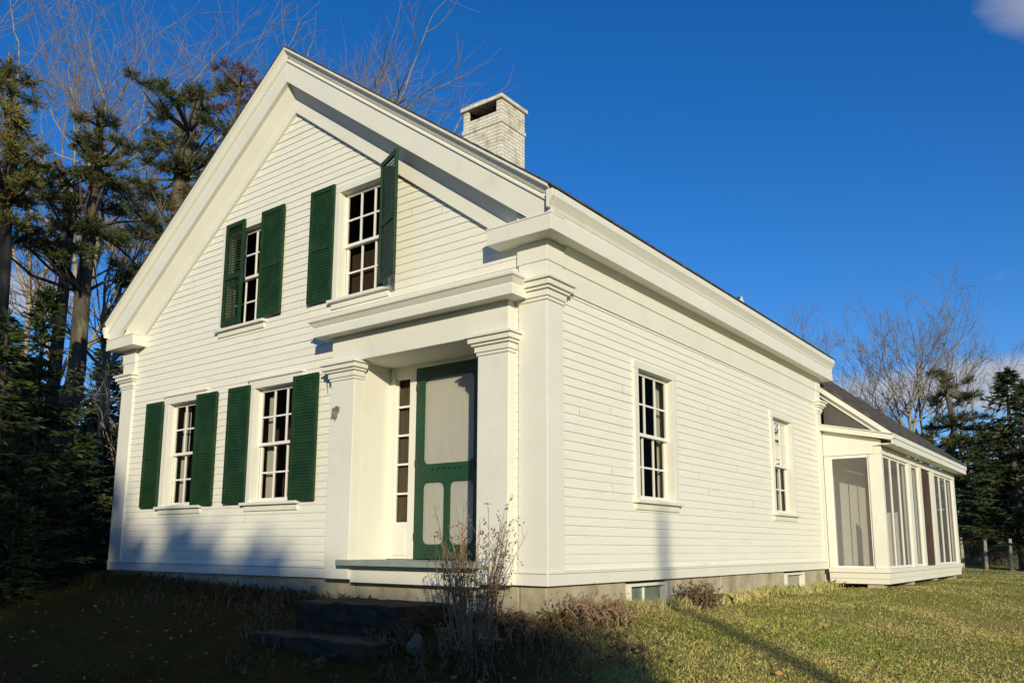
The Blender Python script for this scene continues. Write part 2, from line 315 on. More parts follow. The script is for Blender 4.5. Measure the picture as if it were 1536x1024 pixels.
def clapboards(fn, umin, umax, z0, z1, holes, gable=None, exp=.089, lip=.0095):
    mb = MB(); nC = int(math.ceil((z1-z0)/exp)); rr = random.Random(5)
    zs = [z0+i*exp+rr.uniform(-.003, .003) for i in range(nC)]+[z1]
    def lim(z):
        if gable is None or z < gable[0]: return umin, umax
        h = (gable[1]-z)/SL
        return max(umin, XC-h), min(umax, XC+h)
    for a, b in zip(zs[:-1], zs[1:]):
        if b <= a: continue
        br = sorted(set([a, b]+[z for h in holes for z in (h[2], h[3]) if a+.004 < z < b-.004]))
        l_ = lip*rr.uniform(.85, 1.15)
        dep = lambda z: l_*(1-(z-a)/(exp))+.002
        for p, q in zip(br[:-1], br[1:]):
            lo0, hi0 = lim(p); lo1, hi1 = lim(q)
            if hi0-lo0 < .02: continue
            if hi1 < lo1: lo1 = hi1 = (lo1+hi1)/2
            mid = (p+q)/2
            hh = sorted([(h[0], h[1]) for h in holes if h[2] < mid < h[3]])
            cuts0 = [lo0]; cuts1 = [lo1]
            for x0, x1 in hh: cuts0 += [x0, x1]; cuts1 += [x0, x1]
            cuts0.append(hi0); cuts1.append(hi1)
            for i in range(0, len(cuts0), 2):
                A0, B0, A1, B1 = cuts0[i], cuts0[i+1], cuts1[i], cuts1[i+1]
                if B0-A0 < 1e-3: continue
                if p == a and B0-A0 > 1.2 and rr.random() < .5:      # butt joint between two boards
                    j = rr.uniform(A0+.3, B0-.3); segs = [(A0, j-.0008, A1, j-.0008, 0), (j+.0008, B0, j+.0008, B1, rr.choice((-.0015, .0015)))]
                else: segs = [(A0, B0, A1, B1, 0)]
                for A0, B0, A1, B1, jd in segs[1:]:
                    o2 = len(mb.v); mb.v += [fn(A0, p, dep(p)+jd), fn(B0, p, dep(p)+jd), fn(B1, q, dep(q)+jd), fn(A1, q, dep(q)+jd), fn(A0, p, -.002), fn(B0, p, -.002)]
                    mb.f += [(o2, o2+1, o2+2, o2+3), (o2+4, o2+5, o2+1, o2)]
                A0, B0, A1, B1, jd = segs[0]
                ofs = len(mb.v)
                mb.v += [fn(A0, p, dep(p)), fn(B0, p, dep(p)), fn(B1, q, dep(q)), fn(A1, q, dep(q))]; mb.f.append((ofs, ofs+1, ofs+2, ofs+3))
                if p == a:
                    mb.v += [fn(A0, p, -.002), fn(B0, p, -.002)]; mb.f.append((ofs+4, ofs+5, ofs+1, ofs))
    return mb

# window list: opening u0,u1,z0,z1
FW = [(-6.38, -5.60, .89, 2.29), (-4.42, -3.62, .89, 2.29), (-5.22, -4.42, 3.20, 4.50), (-2.95, -2.19, 3.20, 4.50)]
SW = [(1.735, 2.575, .87, 2.29), (5.93, 6.74, .87, 2.29)]
DOORH = (-2.48, -.72, .05, 2.37)
fw = clapboards(front, XC-3.72, XC+3.72, .10, 5.95, FW+[DOORH], gable=(3.25, 6.02))
fw.build('front_wall', M['clap'], house, recalc=False)
clapboards(side, .1, L-.1, .10, 2.86, SW).build('side_wall', M['clap'], house, recalc=False)
clapboards(left, .1, L-.1, .10, 2.86, []).build('side_wall', M['clap'], house, recalc=False)
clapboards(back, XC-3.72, XC+3.72, .10, 6.1, [], gable=(3.25, 6.15)).build('rear_wall', M['clap'], house, recalc=False)

# interior core (dark rooms behind the glass)
mb = MB(); mb.prism_xz([(XC-3.0, -.2), (XC+3.0, -.2), (XC+3.0, 3.0), (XC+2.6, 3.4), (XC, 5.4), (XC-2.6, 3.4), (XC-3.0, 3.0)], .9, L-.9)
mb.build('interior_room', M['interior'], house)

# foundation
mb = MB()
rr = random.Random(3)
def stones(fn, a, b):
    u = a
    while u < b-.01:
        wd = min(b-u, rr.uniform(.9, 1.9)); d = rr.uniform(-.03, -.015)
        x0, x1 = u+.004, u+wd-.004
        P = [fn(x0, -.7, d), fn(x1, -.7, d), fn(x1, -.0, d), fn(x0, -.0, d), fn(x0, -.7, d-.3), fn(x1, -.7, d-.3), fn(x1, 0, d-.3), fn(x0, 0, d-.3)]
        mb.add(P, [(0,1,2,3),(7,6,5,4),(0,4,5,1),(1,5,6,2),(2,6,7,3),(3,7,4,0)]); u += wd
stones(front, -W+.33, -.33)
for a, b in ((.02, 1.47), (2.35, 6.24), (7.10, L-.02)): stones(side, a, b)
stones(left, .02, L-.02)
mb.box(-.45, -.09, 1.46, 2.36, -.8, -.33); mb.box(-.45, -.09, 6.22, 7.12, -.8, -.31)
mb.box(-.5, -.31, 1.46, 2.36, -.3, -.01); mb.box(-.5, -.31, 6.22, 7.12, -.3, -.01)
mb.build('foundation', M['conc'], house, bevel=.012)

# water table board
mb = MB(); wt = [(0, 0), (.035, 0), (.035, .105), (.05, .108), (.05, .118), (0, .135)]
mb.prism(wt, (0,-1,0), (0,0,1), (-W-.035, 0, 0), (-2.86, 0, 0)); mb.prism(wt, (0,-1,0), (0,0,1), (-.35, 0, 0), (.03, 0, 0))
mb.prism(wt, (1,0,0), (0,0,1), (0, -.033, 0), (0, L+.02, 0)); mb.prism(wt, (-1,0,0), (0,0,1), (-W, -.02, 0), (-W, L+.02, 0))
mb.build('base_board', M['trim'], house, bevel=.003)

# corner pilasters
def capital(mb, x0, x1, y0, y1, z0, h, sides):
    """stepped capital round a post footprint; sides are outward extents (l,r,f,b flags)"""
    for a, b, e in ((0, .16, .012), (.16, .46, .026), (.46, .60, .05), (.60, .86, .075), (.86, 1.0, .10)):
        mb.box(x0-e*sides[0], x1+e*sides[1], y0-e*sides[2], y1+e*sides[3], z0+a*h, z0+b*h-.0008)
def corner_post(x0, x1, y0, y1, sides):
    p = MB().box(x0, x1, y0, y1, .119, 2.64).build('corner_pilaster', M['trim'], house, bevel=.006)
    c = MB(); capital(c, x0, x1, y0, y1, 2.641, .21, sides); c.build('capital', M['trim'], p, bevel=.005)
    e = 0.0
    MB().box(x0, x1, y0, y1, 2.852, 3.234).build('frieze_block', M['trim'], p, bevel=.004)
    b = MB().box(x0-.012*sides[0], x1+.012*sides[1], y0-.012*sides[2], y1+.012*sides[3], 3.03, 3.232); b.build('frieze_block', M['trim'], p, bevel=.004)
corner_post(-.30, .032, -.032, .245, (1, 1, 1, 1))
corner_post(-W-.032, -W+.30, -.032, .245, (1, 1, 1, 1))
corner_post(-.25, .032, L-.17, L+.032, (1, 1, 1, 1))
corner_post(-W-.032, -W+.25, L-.17, L+.032, (1, 1, 1, 1))

# side frieze and cornice
for sgn, xx in ((1, 0.0), (-1, -W)):
    A = (sgn, 0, 0)
    mb = MB()
    mb.prism([(-.05, 2.80), (.028, 2.80), (.028, 2.815), (.020, 2.82), (.020, 3.03), (.034, 3.035), (.034, 3.236), (-.05, 3.236)], A, (0,0,1), (xx, .246, 0), (xx, L-.171, 0))
    mb.build('frieze', M['trim'], house, bevel=.003)
    mb = MB()
    mb.prism([(-.05, 3.237), (.20, 3.237), (.217, 3.232), (.217, 3.392), (.200, 3.40), (.200, 3.415), (.212, 3.43), (.222, 3.46), (.25, 3.505), (.268, 3.53), (.268, 3.60), (-.05, 3.60)],
             A, (0,0,1), (xx, -.2135, 0), (xx, L+.22, 0))
    mb.prism([(.195, 3.425), (.212, 3.43), (.222, 3.46), (.25, 3.505), (.268, 3.53), (.268, 3.595), (.195, 3.595)], A, (0,0,1), (xx, -.2785, 0), (xx, -.2140, 0))
    mb.prism([(.034, 3.18), (.05, 3.18), (.09, 3.236), (.034, 3.236)], A, (0,0,1), (xx, .246, 0), (xx, L-.171, 0))
    mb.build('cornice', M['trim'], house, bevel=.003)
    # gable return
    mb = MB(); x0, x1 = (-.545, .2165) if sgn > 0 else (-W-.2165, -W+.545)
    xa, xb = (x0, .216) if sgn > 0 else (-W-.216, x1)
    mb.box(xa, xb, -.2245, .0, 3.233, 3.385); mb.box(xa-.006, xb+.006, -.232, .0, 3.386, 3.402)
    mb.build('cornice_return', M['trim'], house, bevel=.003)

# rakes
def top(x): return AP-SL*abs(x-XC)
for yb, ys in ((0, -1), (L, 1)):
  for sgn in (1, -1):
    q = lambda h, z: (XC+sgn*h, z)
    mb = MB()
    # fascia polygon in xz
    hb = (AP-.45-3.40)/SL
    poly = [q(0, AP-.165), q(0, AP-.45), q(hb, 3.40), q(HW+.214, 3.40), q(HW+.214, AP-.165-SL*(HW+.214))]
    mb.prism_xz(poly, yb+ys*.16, yb+ys*.215)
    # soffit, slanting back to the wall
    mb.prism([(.165, -.44), (.02, -.66), (.02, -.58), (.165, -.36)], (0, ys, 0), (0,0,1), (XC, yb, AP), (XC+sgn*(HW-.21), yb, AP-SL*(HW-.21))
             )
    mb.prism_xz([q(3.62, 3.403), q(3.79, 3.403), q(3.62, 3.51)], yb+ys*.02, yb+ys*.158)
    # crown
    crown = [(-.02, -.175), (.232, -.175), (.232, -.150), (.200, -.145), (.200, -.118), (.222, -.11), (.238, -.075), (.262, -.045), (.280, -.035), (.280, -.003), (-.02, -.003)]
    mb.prism(crown, (0, ys, 0), (0,0,1), (XC, yb, AP), (XC+sgn*(HW+.21), yb, AP-SL*(HW+.21)))
    mb.build('rake_cornice', M['trim'], house, bevel=.003)
    mb = MB(); hz = (AP-.56-3.30)/SL
    hz2 = (AP-.80-3.30)/SL
    mb.prism_xz([q(0, AP-.54), q(0, AP-.80), q(hz2, 3.30), q(hz, 3.30)], yb-ys*.01, yb+ys*.052)
    mb.build('rake_frieze', M['trim'], house, bevel=.003)

# main roof
mb = MB(); y0, y1 = -.287, L+.295; e = HW+.273
for sgn in (1, -1):
    mb.prism([(0, 0), (sgn*e, -SL*e), (sgn*e, -SL*e+.008), (0, .008)], (1,0,0), (0,0,1), (XC, y0, AP+.002), (XC, y1, AP+.002))
    k = 0
    while k < 34:                                  # shingle courses
        h0 = e-k*.15; h1 = max(0.01, h0-.17)
        mb.prism([(sgn*h0, -SL*h0+.008), (sgn*h0, -SL*h0+.020), (sgn*h1, -SL*h1+.009)], (1,0,0), (0,0,1), (XC, y0, AP+.002), (XC, y1, AP+.002)); k += 1
        if h0 < .2: break
mb.prism([(-.12, -.07), (0, .024), (.12, -.07), (0, .01)], (1,0,0), (0,0,1), (XC, -.24, AP+.006), (XC, y1-.05, AP+.006))
roof = mb.build('roof', M['roof'], house)

# chimney
cx0, cx1, cy0, cy1 = -4.41, -3.55, 3.85, 4.53
mb = MB(); mb.box(cx0+.012, cx1-.012, cy0+.012, cy1-.012, 5.9, 7.33); mb.box(cx0-.004, cx1+.004, cy0-.004, cy1+.004, 7.3305, 7.40)
mb.box(cx0+.012, cx1-.012, cy0+.012, cy1-.012, 7.4005, 7.55)
for x0, x1 in ((cx0+.012, cx0+.125), (cx1-.125, cx1-.012)): mb.box(x0, x1, cy0+.012, cy1-.012, 7.5505, 7.745)
chim = mb.build('chimney', M['brick'], house, bevel=.006)
mb = MB()
nb = 5; wq = (cx1-cx0+.06)/nb
for i in range(nb): mb.box(cx0-.03+i*wq+.004, cx0-.03+(i+1)*wq-.004, cy0-.03, cy1+.03, 7.746, 7.825+rr.uniform(-.008, .008))
mb.build('chimney_cap', M['brick'], chim, bevel=.008)
MB().box(cx0+.1255, cx1-.1255, cy0+.46, cy0+.50, 7.551, 7.744).box(cx0+.1252, cx0+.13, cy0+.06, cy0+.46, 7.551, 7.744).box(cx1-.13, cx1-.1252, cy0+.06, cy0+.46, 7.551, 7.744).box(cx0+.131, cx1-.131, cy0+.05, cy0+.46, 7.5505, 7.553).build('flue_lining', M['soot'], chim)

# ---------------------------------------------------------------- windows
def fbox(mb, fn, u0, u1, z0, z1, d0, d1):
    P = [fn(u, z, d) for d in (d0, d1) for (u, z) in ((u0, z0), (u1, z0), (u1, z1), (u0, z1))]
    mb.add(P, [(0,1,2,3),(7,6,5,4),(0,4,5,1),(1,5,6,2),(2,6,7,3),(3,7,4,0)])
def window(fn, o, lab, casing=.115, sash_d=-.065, curtains=(), cap=True):
    u0, u1, z0, z1 = o; mb = MB(); c = casing
    fbox(mb, fn, u0-c, u0, z0-.02, z1, -.10, .032); fbox(mb, fn, u1, u1+c, z0-.02, z1, -.10, .032)
    fbox(mb, fn, u0-c-.01, u1+c+.01, z1+.0005, z1+c-.012, -.10, .034); 
    if cap: fbox(mb, fn, u0-c-.03, u1+c+.03, z1+c-.0115, z1+c+.012, -.02, .055)
    wnd = mb.build('window', M['trim'], house, bevel=.004)
    if lab: wnd['label'] = lab
    mb = MB(); fbox(mb, fn, u0-c-.035, u1+c+.035, z0-.055, z0-.0205, -.10, .075); fbox(mb, fn, u0-c, u1+c, z0-.125, z0-.0555, -.02, .030)
    mb.build('sill', M['trim'], wnd, bevel=.004)
    zm = (z0+z1)/2
    for k, (a, b, d) in enumerate(((zm-.018, z1-.004, sash_d), (z0-.018, zm+.018, sash_d-.034))):
        mb = MB(); s = .030; ua, ub = u0+.004, u1-.004
        fbox(mb, fn, ua, ua+s, a, b, d-.03, d); fbox(mb, fn, ub-s, ub, a, b, d-.03, d)
        fbox(mb, fn, ua+s, ub-s, a, a+(.036 if k == 0 else .055), d-.03, d); fbox(mb, fn, ua+s, ub-s, b-.036, b, d-.03, d)
        for i in (1, 2):
            u = ua+s+(ub-ua-2*s)*i/3; fbox(mb, fn, u-.010, u+.010, a+.03, b-.03, d-.026, d-.004)
        zc = (a+b)/2; fbox(mb, fn, ua+.03, ub-.03, zc-.010, zc+.010, d-.025, d-.005)
        mb.build('sash', M['trim2'], wnd)
        mb = MB(); mb.add([fn(ua+.02, a+.02, d-.016), fn(ub-.02, a+.02, d-.016), fn(ub-.02, b-.02, d-.016), fn(ua+.02, b-.02, d-.016)], [(0,1,2,3)])
        mb.build('pane', M['glass'], wnd)
    for (ca, cb, cz0, cz1) in curtains:
        mb = MB(); nn = 14; vs = []
        for i in range(nn+1):
            u = ca+(cb-ca)*i/nn; d = sash_d-.14+.018*math.sin(i*2.1)
            vs += [fn(u, cz0, d), fn(u, cz1, d)]
        mb.add(vs, [(2*i, 2*i+2, 2*i+3, 2*i+1) for i in range(nn)]); mb.build('curtain', M['curtain'], wnd, smooth=True, recalc=False)
    return wnd
window(front, FW[0], None, curtains=[(-6.36, -6.22, .9, 2.28), (-5.85, -5.66, .9, 1.65)])
window(front, FW[1], None, curtains=[(-4.41, -4.30, .9, 2.28)])
window(front, FW[2], None, casing=.095, cap=False)
window(front, FW[3], None, casing=.095, cap=False)
window(side, SW[0], None, casing=.095, sash_d=-.05, cap=False, curtains=[(2.56, 2.95, .87, 2.28)])
window(side, SW[1], None, casing=.095, sash_d=-.05, cap=False, curtains=[(6.62, 7.1, .87, 2.28)])

# shutters: hinge on local u=0, panel towards +u
def shutter(hx, d0, ang, wd, z0, z1, slat_open, lab=None, flip=1):
    """front wall shutter hinged at x=hx, standing d0 proud of the wall, opened by ang"""
    ca, sa = math.cos(ang), math.sin(ang)
    def fn(u, z, d): return (hx+flip*(u*ca)+ (d*sa if flip > 0 else -d*sa)*-1, -(d0+u*sa+d*ca), z)
    mb = MB(); st = .05; zm = z0+(z1-z0)*.47
    fbox(mb, fn, 0, st, z0, z1, 0, .03); fbox(mb, fn, wd-st, wd, z0, z1, 0, .03)
    for a, b in ((z0, z0+.085), (zm-.03, zm+.03), (z1-.06, z1)): fbox(mb, fn, st, wd-st, a, b, .001, .029)
    sh = mb.build('shutter', M['green'], house, bevel=.003)
    if lab: sh['label'] = lab
    ml = MB()
    for a, b in ((z0+.085, zm-.03), (zm+.03, z1-.06)):
        nS = int((b-a)/.036); st_ = (b-a)/nS
        for i in range(nS):
            zc = a+(i+.5)*st_; P = []
            t = (.009, .0172) if not slat_open else (.013, .013)
            for u in (st-.004, wd-st+.004):
                e_ = (.022, .024, .017, .014) if not slat_open else (.024, .027, .008, .005)
                P += [fn(u, zc-t[1], e_[0]), fn(u, zc-t[1]+.004, e_[1]), fn(u, zc+t[1]+.002, e_[2]), fn(u, zc+t[1]-.003, e_[3])]
            ml.add(P, [(0,4,5,1),(1,5,6,2),(2,6,7,3),(3,7,4,0),(0,1,2,3),(7,6,5,4)])
    ml.build('louvres', M['green'], sh)
    return sh
SHZ = (.865, 2.345); SUZ = (3.20, 4.62)
shutter(-6.93, .036, 0, .43, *SHZ, False)
shutter(-5.67, .036, 0, .47, *SHZ, False)
shutter(-4.945, .036, 0, .45, *SHZ, False)
shutter(-3.635, .036, 0, .45, *SHZ, False)
shutter(-5.21, .036, R(1), .42, *SUZ, True, 'green shutter with open louvres, swung half across its window')
shutter(-4.435, .036, 0, .46, *SUZ, False)
shutter(-3.455, .036, 0, .43, *SUZ, False)
shutter(-2.185, .075, R(22), .45, *SUZ, False, 'green shutter swung out from the wall')

# ---------------------------------------------------------------- entry
def entry_pilaster(x0, x1):
    p = MB().box(x0, x1, -.13, .0, .0, 2.172).build('entry_pilaster', M['trim'], house, bevel=.006)
    c = MB(); capital(c, x0, x1, -.13, .0, 2.173, .197, (1, 1, 1, 0)); c.build('capital', M['trim'], p, bevel=.005)
    return p
pl = entry_pilaster(-2.865, -2.48); pr_ = entry_pilaster(-.72, -.345)
MB().box(-2.865, -.345, -.13, .03, 2.371, 2.70).build('entablature', M['trim'], house, bevel=.006)
# entry cornice: mitred on both ends
mb = MB()
prof = [(.0, 2.682), (.27, 2.682), (.29, 2.676), (.29, 2.772), (.276, 2.777), (.276, 2.787), (.29, 2.80), (.315, 2.835), (.335, 2.848), (.335, 2.872), (.31, 2.880), (.29, 2.90), (.03, 2.955), (.0, 2.955)]
xl, xr = -2.865, -.345
vs = []; nP = len(prof)
for (o_, z) in prof:
    q = max(0, o_-.13)
    vs += [(xl-q, 0.0, z), (xl-q, -o_, z), (xr+q, -o_, z), (xr+q, 0.0, z)]
fs = []
for i in range(nP):
    j = (i+1) % nP
    for k in range(3): fs.append((4*i+k, 4*i+k+1, 4*j+k+1, 4*j+k))
mb.add(vs, fs); mb.build('entry_cornice', M['trim'], house)
# recess lining
mb = MB(); D = .45
mb.box(-2.54, -2.481, .0005, D, .05, 2.40); mb.box(-.719, -.66, .0005, D, .05, 2.40); mb.box(-2.481, -.719, -.02, D, 2.3705, 2.41)
mb.box(-2.48, -2.40, D-.03, D+.05, .21, 2.37); mb.box(-.80, -.72, D-.03, D+.05, .21, 2.37)
mb.box(-2.40, -.80, D-.025, D+.05, 2.325, 2.37)
mb.box(-2.165, -2.07, D-.028, D+.05, .21, 2.325); mb.box(-1.13, -1.03, D-.028, D+.05, .21, 2.325)
mb.box(-2.40, -2.165, D-.02, D+.05, .21, .60); mb.box(-1.03, -.80, D-.02, D+.05, .21, .60)
mb.box(-2.40, -2.165, D-.02, D+.05, 2.24, 2.325); mb.box(-1.03, -.80, D-.02, D+.05, 2.24, 2.325)
mb.box(-2.37, -2.19, D-.03, D-.02, .25, .53)
mb.build('entry_surround', M['trim'], house, bevel=.003)
for u0, u1 in ((-2.40, -2.165), (-1.03, -.80)):
    mb = MB(); z0, z1 = .60, 2.24
    mb.box(u0+.0005, u0+.022, D, D+.03, z0, z1); mb.box(u1-.022, u1-.0005, D, D+.03, z0, z1)
    for i in range(6):
        z = z0+(z1-z0)*i/5; mb.box(u0+.022, u1-.022, D+.002, D+.028, max(z0, z-.011), min(z1, z+.011))
    s_ = mb.build('sidelight', M['trim2'], house)
    MB().add([(u0, D+.015, z0), (u1, D+.015, z0), (u1, D+.015, z1), (u0, D+.015, z1)], [(0,1,2,3)]).build('pane', M['glass'], s_)
    mb = MB(); nn = 16; vs = []
    for i in range(nn+1):
        u = u0+(u1-u0)*i/nn; d = D+.06+.008*math.sin(i*2.2); vs += [(u, d, z0), (u, d, z1)]
    c_ = mb.add(vs, [(2*i, 2*i+2, 2*i+3, 2*i+1) for i in range(nn)]).build('curtain', mat('brown_net_curtain', (.14, .105, .075), .9, .1, var=.25, vscale=20, stretch=(3, 1, .2)), s_, recalc=False)
# screen door
def rrect(x0, x1, z0, z1, c, style):
    """outline with shaped shoulders"""
    pts = []
    def corner(px, pz, sx, sz):
        arr = []
        for k in range(7):
            t = k/6*math.pi/2
            if style == 'round': arr.append((px+sx*c*(1-math.cos(t)), pz+sz*c*(1-math.sin(t))))
            else: arr.append((px+sx*c*math.sin(t) if False else px+sx*c*(1-math.cos(t)), pz+sz*c*.7*(1-math.sin(t))))
        return arr                                      # from vertical side to horizontal side
    bl = corner(x0, z0, 1, 1); br = corner(x1, z0, -1, 1); tr_ = corner(x1, z1, -1, -1); tl = corner(x0, z1, 1, -1)
    return bl+br[::-1]+tr_+tl[::-1]
def plate(name, outer, holes, y, th, m, parent):
    cu = bpy.data.curves.new(name, 'CURVE'); cu.dimensions = '2D'; cu.fill_mode = 'BOTH'; cu.extrude = th/2
    for lp in [outer]+holes:
        sp = cu.splines.new('POLY'); sp.points.add(len(lp)-1); sp.use_cyclic_u = True
        for p, (a, b) in zip(sp.points, lp): p.co = (a, b, 0, 1)
    tmp = bpy.data.objects.new(name+'_tmp', cu); col.objects.link(tmp)
    dg = bpy.context.evaluated_depsgraph_get(); me = bpy.data.meshes.new_from_object(tmp.evaluated_get(dg)); bpy.data.objects.remove(tmp)
    me.transform(Matrix.Translation((0, y, 0)) @ Matrix.Rotation(R(90), 4, 'X')); me.name = name
    me.materials.clear(); me.materials.append(m)
    ob = bpy.data.objects.new(name, me); col.objects.link(ob); attach(ob, parent); return ob
dx0, dx1, dz0, dz1 = -2.068, -1.132, .215, 2.325
holes = [rrect(dx0+.115, dx1-.095, 1.235, 2.19, .07, 'round'), rrect(dx0+.115, dx0+.435, .37, 1.04, .07, 'round'), rrect(dx1-.43, dx1-.095, .37, 1.04, .07, 'round')]
beads = []
for i in range(6):
    cx = dx0+.27+i*.078; beads.append([(cx+.018*math.cos(t*math.pi/4), 1.165+.020*math.sin(t*math.pi/4)) for t in range(8)])
door = plate('screen_door', [(dx0, dz0), (dx1, dz0), (dx1, dz1), (dx0, dz1)], holes+beads, D-.005, .034, M['doorgreen'], house)
door['label'] = 'green wooden screen door with one tall and two short pale panels'
MB().box(dx0+.06, dx1-.06, D+.006, D+.010, dz0+.1, dz1-.06).build('door_screen', M['screen'], door)
mb = MB(); nb_ = 5; wb = (dx1-dx0-.02)/nb_
for i in range(nb_): mb.box(dx0+.01+i*wb+.004, dx0+.01+(i+1)*wb-.004, D+.05+.004*(i % 2), D+.09, dz0, dz1)
mb.box(dx0+.01, dx1-.01, D+.06, D+.095, dz0, dz1)
mb.build('inner_door', M['trim2'], door)
mb = MB(); mb.tube([(dx1-.05, D-.02, 1.20), (dx1-.05, D-.07, 1.20)], .008, 8); mb.tube([(dx1-.05, D-.055, 1.20), (dx1-.05, D-.085, 1.20)], [.026, .02], 10); mb.box(dx1-.07, dx1-.03, D-.026, D-.0225, 1.14, 1.27)
mb.build('handle', M['iron'], door)
for z in (.45, 1.25, 2.1):                             # hinges on the left stile
    MB().box(dx0-.012, dx0+.05, D-.0275, D-.0222, z-.04, z+.04).build('hinge', M['iron'], door)
# door sill and apron
MB().box(-2.4805, -.7195, -.13, D+.04, .145, .205).box(-2.56, -.64, -.24, -.1305, .145, .205).build('door_sill', M['slab'], house, bevel=.006)
MB().box(-2.479, -.721, -.10, -.06, -.03, .144).build('sill_board', M['trim'], house, bevel=.004)
# worn bracket patch and small hook on the left entry pilaster
mb = MB(); rr = random.Random(11); ol = []
for i in range(22):
    t = i/22*2*math.pi; q = 1+.15*math.sin(2*t+.6)+rr.uniform(-.28, .28); ol.append((-2.775+.062*q*math.cos(t), 1.815+.080*q*math.sin(t)))
mb.prism_xz(ol, -.137, -.1302)
wp = mb.build('worn_bracket', M['worn'], pl); wp['label'] = 'grey remains of an old bracket on the left entry pilaster'
mb = MB(); mb.tube([(-2.985, -.02, 2.36), (-2.985, -.12, 2.35), (-2.985, -.15, 2.31)], [.015, .022, .02], 7); mb.tube([(-2.985, -.13, 2.33), (-2.95, -.13, 2.23), (-2.93, -.13, 2.12)], .004, 4)
mb.build('iron_hook', M['iron'], pl)

# basement windows
for (a, b, z0, z1, m, cols, lab) in ((1.475, 2.345, -.325, -.03, 'green_pane', 2, 'white framed basement window with two greenish panes'), (6.245, 7.095, -.305, -.03, 'grey_pane', 1, 'white framed basement vent with one dull pane')):
    mb = MB(); fbox(mb, side, a, a+.05, z0, z1, -.12, .012); fbox(mb, side, b-.05, b, z0, z1, -.12, .012); fbox(mb, side, a+.05, b-.05, z0, z0+.04, -.12, .012); fbox(mb, side, a+.05, b-.05, z1-.03, z1, -.12, .012)
    fbox(mb, side, a-.02, b+.02, z0-.03, z0-.0005, -.12, .05)
    if cols == 2: u = (a+b)/2-.02; fbox(mb, side, u-.013, u+.013, z0+.04, z1-.03, -.08, -.04)
    bw = mb.build('basement_window', M['trim'], house, bevel=.004); bw['label'] = lab
    mb = MB(); mb.add([side(a+.04, z0+.03, -.06), side(b-.04, z0+.03, -.06), side(b-.04, z1-.02, -.06), side(a+.04, z1-.02, -.06)], [(0,1,2,3)]); mb.build('pane', M[m], bw)

# ---------------------------------------------------------------- rear wing with screened porch
PX = .965; PE = 15.15; PY = L+.034
esl = .80; ex = 1.19; ez = 2.21                           # wing roof eave
RX = -2.6; RZ = ez+esl*(ex-RX)
mb = MB()
wing_y1 = PE+.25
mb.prism([(ex, ez), (ex, ez+.045), (RX, RZ+.05), (-6.4, ez+.05), (-6.4, ez), (RX, RZ)], (1,0,0), (0,0,1), (0, L+.31, 0), (0, wing_y1, 0))
for k in range(26):
    h = ex+.004-k*.15; zz = ez+esl*(ex-h)+.048
    mb.prism([(h, zz), (h, zz+.018), (h-.18, zz+.18*esl+.004)], (1,0,0), (0,0,1), (0, L+.31, 0), (0, wing_y1, 0))
mb.build('wing_roof', M['roof'], house)
mb = MB()                                                # rake boards on the near end of the wing roof
for o0, o1, yy in ((-.10, -.005, .18), (-.19, -.115, .13)):
    mb.prism([(o0, 0), (o1, 0), (o1, yy), (o0, yy)], (0,0,1), (0,-1,0), (ex-.01, L+.308, ez), (-.35, L+.308, ez+esl*(ex+.34)))
mb.build('wing_rake', M['trim'], house)
mb = MB(); yy = L+.20
mb.prism_xz([(.033, 2.42), (ex-.2, 2.22), (.033, ez+esl*(ex-.033)-.12), (.033, 2.42)][:3]+[], yy, yy+.08)
mb.prism_xz([(-.6, 2.3), (.0325, 2.3), (.0325, ez+esl*(ex-.033)-.12), (-.6, ez+esl*(ex+.6)-.12)], yy+.1, yy+.16)
mb.build('shingled_gable_end', M['shingle'], house)
mb = MB(); mb.box(-6.2, -.02, L+.1, PE+.05, -.3, 2.4); mb.prism_xz([(-6.3, 2.41), (-.0, 2.41), (-.0, 2.9), (RX, RZ-.1)], L+.32, PE+.05)
mb.build('wing_wall', M['clap'], house)
# porch frame
def pbox(mb, x0, x1, y0, y1, z0, z1): mb.box(x0, x1, y0, y1, z0, z1)
mb = MB(); mb.box(.034, PX+.04, PY-.05, PE+.05, -.055, .015)       # floor edge
mb.build('porch_floor', M['trim'], house, bevel=.004)
mb = MB()
for a, b, e in ((-.15, -.057, .012), (-.235, -.152, .0)):
    mb.box(.036, PX+e, PY-.012-e, PE+e, a, b)
mb.build('porch_skirt', M['trim'], house, bevel=.004)
for y in (PY+.15, 10.6, 12.8, PE-.2): MB().box(PX-.35, PX-.1, y-.12, y+.12, -.8, -.236).build('porch_pier', M['conc'], house, bevel=.01)
posts = [(PX-.20, PX, PY, PY+.13), (PX-.12, PX, 10.35, 10.62), (PX-.12, PX, 11.28, 11.50), (PX-.12, PX, 12.42, 12.78), (PX-.12, PX, PE-.22, PE), (.036, .135, PY, PY+.10)]
for p in posts: MB().box(*p, .016, 1.895).build('porch_post', M['trim'], house, bevel=.005)
mb = MB(); mb.box(PX-.12, PX+.005, PY-.004, PE, 1.896, 2.02)
mb.prism_xz([(.036, 1.90), (PX-.121, 1.90), (PX-.121, 2.03), (PX+.01, 2.03), (PX+.01, 2.125), (.036, 2.36)], PY-.003, PY+.06)
mb.build('porch_header', M['trim'], house, bevel=.004)
mb = MB(); mb.box(PX+.006, ex-.03, PY-.06, wing_y1-.03, 2.035, 2.055); mb.box(ex-.03, ex, PY-.10, wing_y1-.01, 2.03, 2.18); mb.box(ex, ex+.018, PY-.104, wing_y1, 2.13, 2.205)
mb.prism([(.034, 2.345), (ex, 2.095), (ex, 2.175), (.034, 2.435)], (1,0,0), (0,0,1), (0, PY-.115, 0), (0, PY-.05, 0))
mb.prism([(.034, 2.435), (ex+.02, 2.185), (ex+.02, 2.20), (.034, 2.455)], (1,0,0), (0,0,1), (0, PY-.13, 0), (0, L+.42, 0))
